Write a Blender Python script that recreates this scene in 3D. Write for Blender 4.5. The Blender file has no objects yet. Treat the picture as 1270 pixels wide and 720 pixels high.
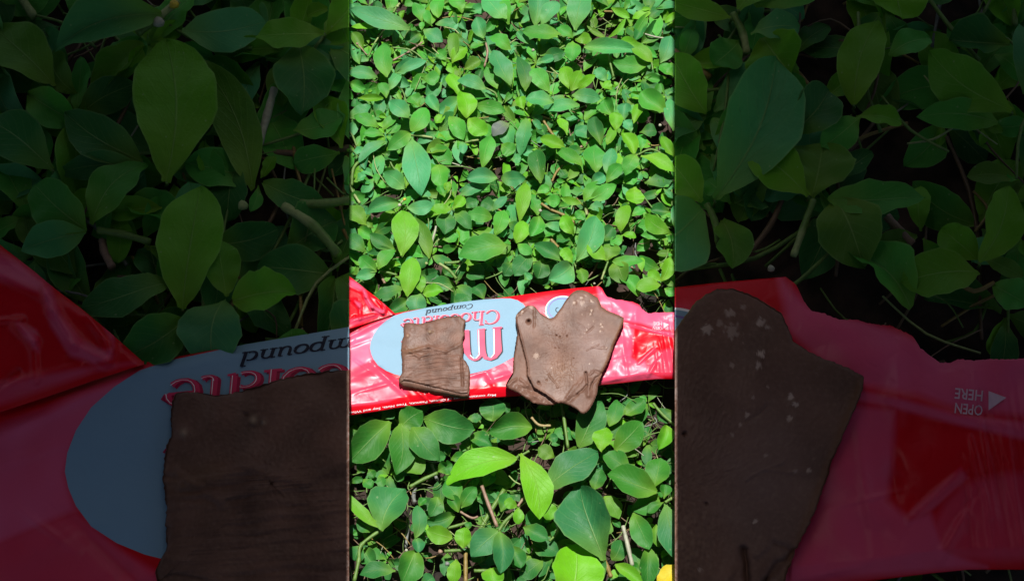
import bpy, bmesh, math, random
import numpy as np
from mathutils import Vector, Matrix, noise
random.seed(7)
SC = bpy.context.scene
COL = SC.collection
R = math.radians

# ------------------------------------------------------------------ camera, sun, sky, exposure
PITCH = R(25)                     # the camera looks down, 25 degrees ahead of straight down
DIST = 1.0                        # metres from the lens to the middle of the bed
HALF = 0.2565                     # half the width of ground seen there
CH = DIST * math.cos(PITCH)
cam_data = bpy.data.cameras.new('camera')
cam = bpy.data.objects.new('camera', cam_data)
COL.objects.link(cam)
cam.location = (0, 0, CH)
cam.rotation_euler = (PITCH, 0, 0)
cam_data.sensor_width = 36
cam_data.lens = 18 / HALF * DIST
cam_data.clip_start = 0.01
cam_data.clip_end = 50
SC.camera = cam

SUN_TILT = R(18)                  # sun stands ahead of the camera, 18 degrees off the zenith
SUN_DIR = Vector((0.0, math.sin(SUN_TILT), math.cos(SUN_TILT)))
sun_data = bpy.data.lights.new('sun', 'SUN')
sun_data.energy = 5.0
sun_data.angle = R(0.25)
sun_data.color = (1.0, 0.965, 0.92)
sun = bpy.data.objects.new('sun', sun_data)
COL.objects.link(sun)
sun.rotation_euler = SUN_DIR.to_track_quat('Z', 'Y').to_euler()

world = bpy.data.worlds.new('World')
SC.world = world
world.use_nodes = True
wn = world.node_tree
sky = wn.nodes.new('ShaderNodeTexSky')
sky.sky_type = 'NISHITA'
sky.sun_disc = False
sky.sun_elevation = math.pi / 2 - SUN_TILT
sky.sun_rotation = 0.0
sky.air_density = 0.8
sky.dust_density = 4.0
sky.ozone_density = 0.3
wn.links.new(sky.outputs[0], wn.nodes['Background'].inputs[0])
wn.nodes['Background'].inputs[1].default_value = 0.05
SC.view_settings.view_transform = 'Standard'
SC.view_settings.look = 'None'
SC.view_settings.gamma = 1.0
SC.view_settings.exposure = 0.45
SC.cycles.max_bounces = 6

# ------------------------------------------------------------------ survey of the bed
# places on the bed were surveyed from the photograph (1270 x 720 grid): at() gives the real point
# at height z (metres) above the soil for a survey position
def at(px, py, z=0.0):
    u = (px - 635.0) / 635.0 * HALF / DIST
    v = (360.0 - py) / 635.0 * HALF / DIST
    d = Vector((u, math.sin(PITCH) + v * math.cos(PITCH), -math.cos(PITCH) + v * math.sin(PITCH)))
    t = (z - CH) / d.z
    return Vector((u * t, d.y * t, CH + d.z * t))

CAMLOC = Vector((0, 0, CH))
def cut_plane(px, inward):
    a, b = at(px, 0), at(px, 720)
    n = (a - CAMLOC).cross(b - CAMLOC).normalized()
    if n.x * inward < 0: n = -n
    return n                                   # points to the kept side (inward = +1: towards +x)

GROW = 1270.0 / 404.0
class Bed:
    """one of the three beds that lie side by side: middle one bright, outer ones its enlarged repeats, darkened by added boards"""
    def __init__(s, key, grow, zk, planes, window):
        s.key, s.g, s.zk, s.planes, s.win = key, grow, zk, planes, window
    def at(s, x, y, zmm):
        if s.g != 1:
            x = 635 + (x - 635) * s.g; y = 360 + (y - 360) * s.g
        return at(x, y, zmm * 0.001 * s.zk)
    def sees(s, x, y, m=6):
        w = s.win
        return w[0] - m < x < w[2] + m and w[1] - m < y < w[3] + m
MID = Bed('mid', 1.0, 1.0, [cut_plane(433, 1), cut_plane(837, -1)], (433, 0, 837, 720))
LEFT = Bed('left', GROW, 1.5, [cut_plane(433, -1)], (433, 245.5, 570.8, 474.5))
RIGHT = Bed('right', GROW, 1.5, [cut_plane(837, 1)], (699.2, 245.5, 837, 474.5))
BEDS = [MID, LEFT, RIGHT]
SUFFIX = {'mid': 'in the bright middle bed', 'left': 'huge, in the dark left bed', 'right': 'huge, in the dark right bed'}

# ------------------------------------------------------------------ object helpers
def make_mesh(name, V, F, attrs=None, smooth=True):
    me = bpy.data.meshes.new(name)
    me.from_pydata([tuple(v) for v in V], [], F)
    for k, (typ, arr) in (attrs or {}).items():
        at_ = me.attributes.new(k, typ, 'POINT')
        at_.data.foreach_set('color' if typ == 'FLOAT_COLOR' else 'vector', np.asarray(arr, dtype=np.float32).ravel())
    if smooth:
        me.polygons.foreach_set('use_smooth', [True] * len(me.polygons))
    me.update()
    return me

def clip(me, planes, solid=False):
    """trim a mesh to its bed; returns False when nothing is left"""
    co = np.empty(len(me.vertices) * 3); me.vertices.foreach_get('co', co); co = co.reshape(-1, 3)
    for n in planes:
        d = (co - np.array(CAMLOC)) @ np.array(n)
        if d.max() < 0: return False
        if d.min() < 0:
            bm = bmesh.new(); bm.from_mesh(me)
            r = bmesh.ops.bisect_plane(bm, geom=bm.verts[:] + bm.edges[:] + bm.faces[:], plane_co=CAMLOC, plane_no=n, clear_inner=True, dist=1e-7)
            if solid:
                ed = [e for e in r['geom_cut'] if isinstance(e, bmesh.types.BMEdge)]
                if ed:
                    bmesh.ops.holes_fill(bm, edges=ed, sides=0)
            bm.to_mesh(me); bm.free()
            if not len(me.polygons): return False
            co = np.empty(len(me.vertices) * 3); me.vertices.foreach_get('co', co); co = co.reshape(-1, 3)
    return len(me.polygons) > 0

def put(name, me, mat, parent=None, label=None, cat=None, group=None, kind=None):
    if parent is not None:
        me.transform(Matrix.Translation(-parent.location))
    if mat is not None: me.materials.append(mat)
    o = bpy.data.objects.new(name, me)
    COL.objects.link(o)
    if parent is not None: o.parent = parent
    if label: o['label'] = label
    if cat: o['category'] = cat
    if group: o['group'] = group
    if kind: o['kind'] = kind
    return o

def thing(name, loc, label, cat, group=None):
    o = bpy.data.objects.new(name, None)
    o.location = loc; o.empty_display_size = 0.01
    COL.objects.link(o)
    o['label'] = label; o['category'] = cat
    if group: o['group'] = group
    return o

def grid_faces(nu, nv, off=0):
    return [(off + i * nv + j, off + (i + 1) * nv + j, off + (i + 1) * nv + j + 1, off + i * nv + j + 1) for i in range(nu - 1) for j in range(nv - 1)]

# ------------------------------------------------------------------ materials
def new_mat(name):
    m = bpy.data.materials.new(name); m.use_nodes = True
    nt = m.node_tree
    return m, nt, nt.nodes['Principled BSDF'], nt.nodes['Material Output']
def N(nt, typ, **kw):
    n = nt.nodes.new(typ)
    for k, v in kw.items():
        if isinstance(k, str) and k.startswith('i_'): n.inputs[k[2:].replace('_', ' ')].default_value = v
        else: setattr(n, k, v)
    return n
def math_(nt, op, a, b=None, c=None):
    n = N(nt, 'ShaderNodeMath', operation=op)
    for i, v in enumerate((a, b, c)):
        if v is None: continue
        if isinstance(v, (int, float)): n.inputs[i].default_value = v
        else: nt.links.new(v, n.inputs[i])
    return n.outputs[0]
def mix_(nt, fac, a, b, mode='MIX'):
    n = N(nt, 'ShaderNodeMix', data_type='RGBA', blend_type=mode)
    for s, v in ((0, fac), (6, a), (7, b)):
        if isinstance(v, (int, float)): n.inputs[s].default_value = v
        elif isinstance(v, tuple): n.inputs[s].default_value = (*v, 1) if len(v) == 3 else v
        else: nt.links.new(v, n.inputs[s])
    return n.outputs[2]

def leaf_material():
    m, nt, p, out = new_mat('leaf_surface')
    L = nt.links
    tone = N(nt, 'ShaderNodeAttribute', attribute_name='tone')
    luv = N(nt, 'ShaderNodeAttribute', attribute_name='luv')
    sep = N(nt, 'ShaderNodeSeparateXYZ'); L.new(luv.outputs['Vector'], sep.inputs[0])
    u, v, sz = sep.outputs[0], sep.outputs[1], sep.outputs[2]        # across -1..1, along 0..1, leaf length in metres
    au = math_(nt, 'ABSOLUTE', u)
    pos = N(nt, 'ShaderNodeNewGeometry')
    nz = N(nt, 'ShaderNodeTexNoise'); nz.inputs['Scale'].default_value = 160; nz.inputs['Detail'].default_value = 4
    L.new(pos.outputs['Position'], nz.inputs['Vector'])
    nz2 = N(nt, 'ShaderNodeTexNoise'); nz2.inputs['Scale'].default_value = 900; nz2.inputs['Detail'].default_value = 3
    L.new(pos.outputs['Position'], nz2.inputs['Vector'])
    # midrib
    rib = math_(nt, 'SMOOTH_MIN', 1.0, math_(nt, 'DIVIDE', au, math_(nt, 'MULTIPLY_ADD', v, -0.035, 0.055)), 0.1)
    rib = math_(nt, 'SUBTRACT', 1.0, rib)
    # side veins running forward
    ph = math_(nt, 'MULTIPLY_ADD', au, -3.2, math_(nt, 'MULTIPLY', v, 7.5))
    ph = math_(nt, 'ADD', ph, math_(nt, 'MULTIPLY', nz.outputs[0], 0.5))
    vein = math_(nt, 'PINGPONG', ph, 0.5)
    vein = math_(nt, 'SUBTRACT', 1.0, math_(nt, 'MINIMUM', math_(nt, 'MULTIPLY', vein, 9.0), 1.0))
    vein = math_(nt, 'MULTIPLY', vein, math_(nt, 'SUBTRACT', 1.0, math_(nt, 'MULTIPLY', au, 0.6)))
    c = tone.outputs['Color']
    c = mix_(nt, math_(nt, 'MULTIPLY', nz.outputs[0], 0.5), c, mix_(nt, 1.0, c, (0.62, 0.72, 0.6), 'MULTIPLY'))
    c = mix_(nt, math_(nt, 'MULTIPLY', nz2.outputs[0], 0.25), c, mix_(nt, 1.0, c, (1.35, 1.2, 1.3), 'MULTIPLY'))
    c = mix_(nt, math_(nt, 'MULTIPLY', vein, 0.20), c, mix_(nt, 0.5, c, (0.30, 0.48, 0.16)))
    bs = math_(nt, 'MAXIMUM', math_(nt, 'MULTIPLY_ADD', v, -1.6, 0.75), 0.0)
    c = mix_(nt, math_(nt, 'MULTIPLY', bs, 0.75), c, (0.20, 0.36, 0.03))
    c = mix_(nt, math_(nt, 'MULTIPLY', rib, 0.6), c, mix_(nt, 0.55, c, (0.42, 0.6, 0.2)))
    edge = math_(nt, 'MULTIPLY', math_(nt, 'MAXIMUM', math_(nt, 'SUBTRACT', au, 0.93), 0.0), 9.0)
    c = mix_(nt, math_(nt, 'MULTIPLY', edge, 0.45), c, (0.30, 0.45, 0.16))
    spot = N(nt, 'ShaderNodeTexVoronoi'); spot.inputs['Scale'].default_value = 130
    L.new(pos.outputs['Position'], spot.inputs['Vector'])
    sp = math_(nt, 'LESS_THAN', spot.outputs['Distance'], 0.07)
    c = mix_(nt, math_(nt, 'MULTIPLY', sp, 0.35), c, (0.32, 0.40, 0.22))
    L.new(c, p.inputs['Base Color'])
    p.inputs['Roughness'].default_value = 0.42
    r = math_(nt, 'MULTIPLY_ADD', nz.outputs[0], 0.22, 0.40); L.new(r, p.inputs['Roughness'])
    p.inputs['Specular IOR Level'].default_value = 0.22
    hgt = math_(nt, 'SUBTRACT', math_(nt, 'MULTIPLY', nz2.outputs[0], 0.25), math_(nt, 'ADD', math_(nt, 'MULTIPLY', vein, 0.22), math_(nt, 'MULTIPLY', rib, 0.7)))
    hgt = math_(nt, 'ADD', hgt, math_(nt, 'MULTIPLY', nz.outputs[0], 1.4))
    bp = N(nt, 'ShaderNodeBump'); bp.inputs['Strength'].default_value = 0.55
    L.new(math_(nt, 'MULTIPLY', sz, 0.018), bp.inputs['Distance'])
    L.new(hgt, bp.inputs['Height']); L.new(bp.outputs[0], p.inputs['Normal'])
    tr = N(nt, 'ShaderNodeBsdfTranslucent')
    L.new(mix_(nt, 1.0, c, (1.5, 1.35, 0.35), 'MULTIPLY'), tr.inputs['Color'])
    mx = N(nt, 'ShaderNodeMixShader'); mx.inputs[0].default_value = 0.26
    L.new(p.outputs[0], mx.inputs[1]); L.new(tr.outputs[0], mx.inputs[2]); L.new(mx.outputs[0], out.inputs['Surface'])
    return m

def stem_material():
    m, nt, p, out = new_mat('stem_surface')
    tone = N(nt, 'ShaderNodeAttribute', attribute_name='tone')
    pos = N(nt, 'ShaderNodeNewGeometry')
    nz = N(nt, 'ShaderNodeTexNoise'); nz.inputs['Scale'].default_value = 500; nz.inputs['Detail'].default_value = 5
    nt.links.new(pos.outputs['Position'], nz.inputs['Vector'])
    c = mix_(nt, nz.outputs[0], tone.outputs['Color'], mix_(nt, 1.0, tone.outputs['Color'], (0.45, 0.42, 0.4), 'MULTIPLY'))
    nt.links.new(c, p.inputs['Base Color']); p.inputs['Roughness'].default_value = 0.55
    bp = N(nt, 'ShaderNodeBump'); bp.inputs['Strength'].default_value = 0.6; bp.inputs['Distance'].default_value = 0.0004
    nt.links.new(nz.outputs[0], bp.inputs['Height']); nt.links.new(bp.outputs[0], p.inputs['Normal'])
    return m

def soil_material():
    m, nt, p, out = new_mat('soil_surface')
    pos = N(nt, 'ShaderNodeNewGeometry')
    nz = N(nt, 'ShaderNodeTexNoise'); nz.inputs['Scale'].default_value = 60; nz.inputs['Detail'].default_value = 8
    nt.links.new(pos.outputs['Position'], nz.inputs['Vector'])
    rp = N(nt, 'ShaderNodeValToRGB')
    e = rp.color_ramp.elements
    e[0].position = 0.35; e[0].color = (0.012, 0.008, 0.006, 1)
    e[1].position = 0.75; e[1].color = (0.075, 0.042, 0.030, 1)
    nt.links.new(nz.outputs[0], rp.inputs[0]); nt.links.new(rp.outputs[0], p.inputs['Base Color'])
    p.inputs['Roughness'].default_value = 0.95
    bp = N(nt, 'ShaderNodeBump'); bp.inputs['Strength'].default_value = 1.0; bp.inputs['Distance'].default_value = 0.002
    nt.links.new(nz.outputs[0], bp.inputs['Height']); nt.links.new(bp.outputs[0], p.inputs['Normal'])
    return m

def foil_material():
    """printed plastic film: red ink, with reflected sky painted in as pink by attribute tone"""
    m, nt, p, out = new_mat('wrapper_film')
    tone = N(nt, 'ShaderNodeAttribute', attribute_name='tone')
    pos = N(nt, 'ShaderNodeNewGeometry')
    nz = N(nt, 'ShaderNodeTexNoise'); nz.inputs['Scale'].default_value = 70; nz.inputs['Detail'].default_value = 3
    nt.links.new(pos.outputs['Position'], nz.inputs['Vector'])
    nt.links.new(tone.outputs['Color'], p.inputs['Base Color'])
    r = math_(nt, 'MULTIPLY_ADD', nz.outputs[0], 0.14, 0.25); nt.links.new(r, p.inputs['Roughness'])
    p.inputs['Specular IOR Level'].default_value = 0.2
    bp = N(nt, 'ShaderNodeBump'); bp.inputs['Strength'].default_value = 0.4; bp.inputs['Distance'].default_value = 0.0007
    vo = N(nt, 'ShaderNodeTexVoronoi', feature='DISTANCE_TO_EDGE'); vo.inputs['Scale'].default_value = 55
    warp = N(nt, 'ShaderNodeVectorMath', operation='MULTIPLY_ADD'); warp.inputs[1].default_value = (0.02, 0.02, 0.02)
    nt.links.new(nz.outputs['Color'], warp.inputs[0]); nt.links.new(pos.outputs['Position'], warp.inputs[2]); nt.links.new(warp.outputs[0], vo.inputs['Vector'])
    cr = math_(nt, 'MINIMUM', math_(nt, 'MULTIPLY', vo.outputs['Distance'], 7.0), 1.0)
    nt.links.new(math_(nt, 'MULTIPLY_ADD', cr, 0.35, nz.outputs[0]), bp.inputs['Height']); nt.links.new(bp.outputs[0], p.inputs['Normal'])
    return m

def flat_material(name, col, rough=0.4, bump=0.0):
    m, nt, p, out = new_mat(name)
    pos = N(nt, 'ShaderNodeNewGeometry')
    nz = N(nt, 'ShaderNodeTexNoise'); nz.inputs['Scale'].default_value = 90; nz.inputs['Detail'].default_value = 4
    nt.links.new(pos.outputs['Position'], nz.inputs['Vector'])
    c = mix_(nt, math_(nt, 'MULTIPLY', nz.outputs[0], 0.22), col, tuple(0.8 * k for k in col))
    nt.links.new(c, p.inputs['Base Color']); p.inputs['Roughness'].default_value = rough; p.inputs['Specular IOR Level'].default_value = 0.2
    if bump:
        bp = N(nt, 'ShaderNodeBump'); bp.inputs['Strength'].default_value = 0.5; bp.inputs['Distance'].default_value = bump
        nt.links.new(nz.outputs[0], bp.inputs['Height']); nt.links.new(bp.outputs[0], p.inputs['Normal'])
    return m

def chocolate_material():
    m, nt, p, out = new_mat('milk_chocolate')
    tone = N(nt, 'ShaderNodeAttribute', attribute_name='tone')
    pos = N(nt, 'ShaderNodeNewGeometry')
    nz = N(nt, 'ShaderNodeTexNoise'); nz.inputs['Scale'].default_value = 450; nz.inputs['Detail'].default_value = 6
    nt.links.new(pos.outputs['Position'], nz.inputs['Vector'])
    nb = N(nt, 'ShaderNodeTexNoise'); nb.inputs['Scale'].default_value = 70; nb.inputs['Detail'].default_value = 4
    nt.links.new(pos.outputs['Position'], nb.inputs['Vector'])
    c = mix_(nt, nb.outputs[0], tone.outputs['Color'], mix_(nt, 1.0, tone.outputs['Color'], (0.78, 0.70, 0.64), 'MULTIPLY'))
    c = mix_(nt, math_(nt, 'MULTIPLY', math_(nt, 'POWER', nz.outputs[0], 4.0), 1.2), c, (0.24, 0.15, 0.11))
    nt.links.new(c, p.inputs['Base Color'])
    nt.links.new(math_(nt, 'MULTIPLY_ADD', nb.outputs[0], 0.30, 0.30), p.inputs['Roughness'])
    p.inputs['Specular IOR Level'].default_value = 0.15
    h = math_(nt, 'ADD', math_(nt, 'MULTIPLY', nz.outputs[0], 0.35), nb.outputs[0])
    bp = N(nt, 'ShaderNodeBump'); bp.inputs['Strength'].default_value = 0.3; bp.inputs['Distance'].default_value = 0.0007
    nt.links.new(h, bp.inputs['Height']); nt.links.new(bp.outputs[0], p.inputs['Normal'])
    return m

M_LEAF, M_STEM, M_SOIL, M_FOIL, M_CHOC = leaf_material(), stem_material(), soil_material(), foil_material(), chocolate_material()
M_LABEL = flat_material('pale_blue_ink', (0.20, 0.34, 0.45), 0.6, 0.0008)
M_INKRED = flat_material('crimson_ink', (0.42, 0.015, 0.07), 0.45)
M_INKPINK = flat_material('rose_ink', (0.66, 0.035, 0.11), 0.45)
M_INKDARK = flat_material('dark_ink', (0.012, 0.014, 0.03), 0.5)
M_INKWHITE = flat_material('white_ink', (0.82, 0.80, 0.82), 0.4)
M_INKFAINT = flat_material('faint_white_ink', (0.66, 0.42, 0.48), 0.45)
M_INKVIOLET = flat_material('violet_ink', (0.22, 0.14, 0.42), 0.4)
M_SHADE_BOARD = flat_material('added_shade_board_grey', (0.18, 0.18, 0.18), 0.8)

TONE = {  # real leaf colours
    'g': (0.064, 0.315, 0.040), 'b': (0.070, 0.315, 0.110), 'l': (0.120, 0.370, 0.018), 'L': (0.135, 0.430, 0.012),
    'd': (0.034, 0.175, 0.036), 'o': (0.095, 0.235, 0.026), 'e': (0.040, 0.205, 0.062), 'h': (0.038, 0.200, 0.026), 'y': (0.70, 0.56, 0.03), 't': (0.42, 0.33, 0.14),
    'c': (0.12, 0.16, 0.13),
    # stems
    'G': (0.13, 0.26, 0.04), 'P': (0.32, 0.42, 0.14), 'W': (0.42, 0.44, 0.32), 'B': (0.16, 0.10, 0.05), 'N': (0.34, 0.22, 0.15), 'S': (0.22, 0.24, 0.22), 'O': (0.28, 0.20, 0.05)}
ZL = {1: 7.0, 2: 10.0, 3: 13.0, 4: 16.0, 5: 18.5}

# ------------------------------------------------------------------ leaves and stems
def leaf_shape(bed, bx, by, tx, ty, w, z, rnd, hi=10, pk=None, roll=None, arch=None, cup=None):
    """grid of a blade: returns points, luv rows"""
    ux = w / 2.0
    Lpx = math.hypot(tx - bx, ty - by)
    dz = rnd.uniform(-1.5, 1.5) * min(1.0, Lpx / 25)
    b = bed.at(bx, by, z + dz * 0.5 - 0.6); t = bed.at(tx, ty, z - dz * 0.5)
    ax = t - b; L = ax.length; a = ax / L
    n0 = (Vector((0, 0, 1)) + Vector((0, -0.42, 0.91)) * 0.9).normalized()
    side = a.cross(n0).normalized(); nrm = side.cross(a).normalized()
    roll = rnd.uniform(-0.34, 0.34) if roll is None else roll
    side, nrm = side * math.cos(roll) + nrm * math.sin(roll), nrm * math.cos(roll) - side * math.sin(roll)
    hw = ux * 2 * HALF / 1270.0 * bed.g * 1.06
    small = Lpx < 25
    pk = (rnd.uniform(0.56, 0.66) if small else rnd.uniform(0.46, 0.58)) if pk is None else pk
    bb = rnd.uniform(0.55, 0.85) if small else rnd.uniform(0.68, 1.0)
    aa = bb * pk / (1 - pk); mxv = pk ** aa * (1 - pk) ** bb
    arch = rnd.uniform(0.02, 0.13) if arch is None else arch
    cup = rnd.uniform(0.08, 0.34) if cup is None else cup
    swerve = rnd.uniform(-0.09, 0.09)
    twist = rnd.uniform(-0.55, 0.55)
    fold = rnd.random()
    if fold < 0.24: cup = rnd.uniform(0.45, 0.8)
    bite = (rnd.uniform(0.35, 0.9), rnd.choice((-1, 1)), rnd.uniform(0.15, 0.4)) if rnd.random() < 0.22 else None
    f1, f2, p1, p2 = rnd.uniform(5, 9), rnd.uniform(9, 15), rnd.uniform(0, 6), rnd.uniform(0, 6)
    nu, nv = hi + 1, (9 if bed.g > 1 else 7)
    V, U = [], []
    side0, nrm0 = side, nrm
    for i in range(nu):
        s = i / hi
        s2 = 0.5 - 0.5 * math.cos(math.pi * s)           # finer near both ends
        s2 = 0.5 * s + 0.5 * s2
        pr = (max(s2, 1e-5) ** aa) * (max(1 - s2, 0.0) ** bb) / mxv
        pr = max(pr, 0.11 if s2 < 0.2 else 0.0)
        if i == hi: pr = 0.01
        ct, st = math.cos(twist * (s2 - .5)), math.sin(twist * (s2 - .5))
        side, nrm = side0 * ct + nrm0 * st, nrm0 * ct - side0 * st
        for j in range(nv):
            q = -1 + 2 * j / (nv - 1)
            q = math.copysign(abs(q) ** 0.85, q)
            edge = 1 + 0.025 * math.sin(f2 * s2 * 2 + p2 * (1 if q > 0 else 2)) + 0.02 * math.sin(f2 * s2 * 5 + p1)
            if bite and q * bite[1] > 0.3: edge *= 1 - bite[2] * math.exp(-((s2 - bite[0]) / 0.07) ** 2)
            h = arch * L * 4 * s2 * (1 - s2) - arch * 0.4 * L * s2 + cup * hw * pr * abs(q) ** 1.3
            h += 0.10 * hw * math.sin(f1 * s2 * 2 + p1 + (1.7 if q > 0 else 0)) * abs(q) * 1.2
            h += 0.018 * hw * math.sin(30 * s2 - 5 * abs(q)) * (0.3 + abs(q))     # quilting between the veins
            V.append(b + a * (L * s2) + side * (q * hw * pr * edge + swerve * L * math.sin(math.pi * s2)) + nrm * h)
            U.append((q, s2, L))
    return V, U, nu, nv

def tint(c, rnd, amt=0.16):
    k = 1 + rnd.uniform(-amt, amt)
    return (c[0] * k * (1 + rnd.uniform(-.12, .12)), c[1] * k, c[2] * k * (1 + rnd.uniform(-.15, .15)), 1.0)

def add_leaf(bed, parent, spec, rnd):
    bx, by, tx, ty, w, c, z = spec
    V, U, nu, nv = leaf_shape(bed, bx, by, tx, ty, w, ZL[z] + rnd.uniform(-1, 1), rnd, hi=(16 if bed.g > 1 else 12))
    tn = tint(TONE[c], rnd)
    me = make_mesh('leaf', V, grid_faces(nu, nv), {'tone': ('FLOAT_COLOR', [tn] * len(V)), 'luv': ('FLOAT_VECTOR', U)})
    if not clip(me, bed.planes): return None
    return put('leaf', me, M_LEAF, parent)

def tube(pts, rad, cols, n=7):
    V, F, C = [], [], []
    for i, p in enumerate(pts):
        t = (pts[min(i + 1, len(pts) - 1)] - pts[max(i - 1, 0)]).normalized()
        s = t.cross(Vector((0, 0, 1)));
        s = s.normalized() if s.length > 1e-4 else Vector((1, 0, 0))
        u = s.cross(t)
        for k in range(n):
            a = 2 * math.pi * k / n
            V.append(p + (s * math.cos(a) + u * math.sin(a)) * rad[i]); C.append((*cols[i], 1))
    m = len(pts)
    for i in range(m - 1):
        for k in range(n):
            F.append((i * n + k, i * n + (k + 1) % n, (i + 1) * n + (k + 1) % n, (i + 1) * n + k))
    F.append(tuple(range(n))[::-1]); F.append(tuple(range((m - 1) * n, m * n)))
    return V, F, C

def stem_points(bed, pts, z0, z1, w, sub=5):
    out, rad = [], []
    m = len(pts)
    P = [pts[0]] + pts + [pts[-1]]
    tot = (m - 1) * sub
    for i in range(m - 1):
        for k in range(sub + (1 if i == m - 2 else 0)):
            t = k / sub
            a, b, c, d = P[i], P[i + 1], P[i + 2], P[i + 3]
            q = [0.5 * (2 * b[j] + (c[j] - a[j]) * t + (2 * a[j] - 5 * b[j] + 4 * c[j] - d[j]) * t * t + (-a[j] + 3 * b[j] - 3 * c[j] + d[j]) * t ** 3) for j in (0, 1)]
            f = (i * sub + k) / tot
            out.append(bed.at(q[0], q[1], z0 + (z1 - z0) * f))
            rad.append(w * (0.40 if w < 4 else 0.33) * 2 * HALF / 1270 * bed.g * (1 + 0.10 * math.sin(f * 23) + (0.25 if k == 0 and i > 0 else 0)))
    return out, rad

def add_stem(bed, parent, pts, w, c, z, name='stem'):
    z0 = ZL[z]
    P, Rr = stem_points(bed, pts, z0, z0 - 1.5, w)
    cols = [TONE[c]] * len(P)
    if c == 'P': cols = [TONE['G'] if i < len(P) * .5 else TONE['P'] for i in range(len(P))]
    V, F, C = tube(P, Rr, cols, 9 if bed.g > 1 else 7)
    me = make_mesh(name, V, F, {'tone': ('FLOAT_COLOR', C)})
    if not clip(me, bed.planes, True): return None
    return put(name, me, M_STEM, parent)

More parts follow.
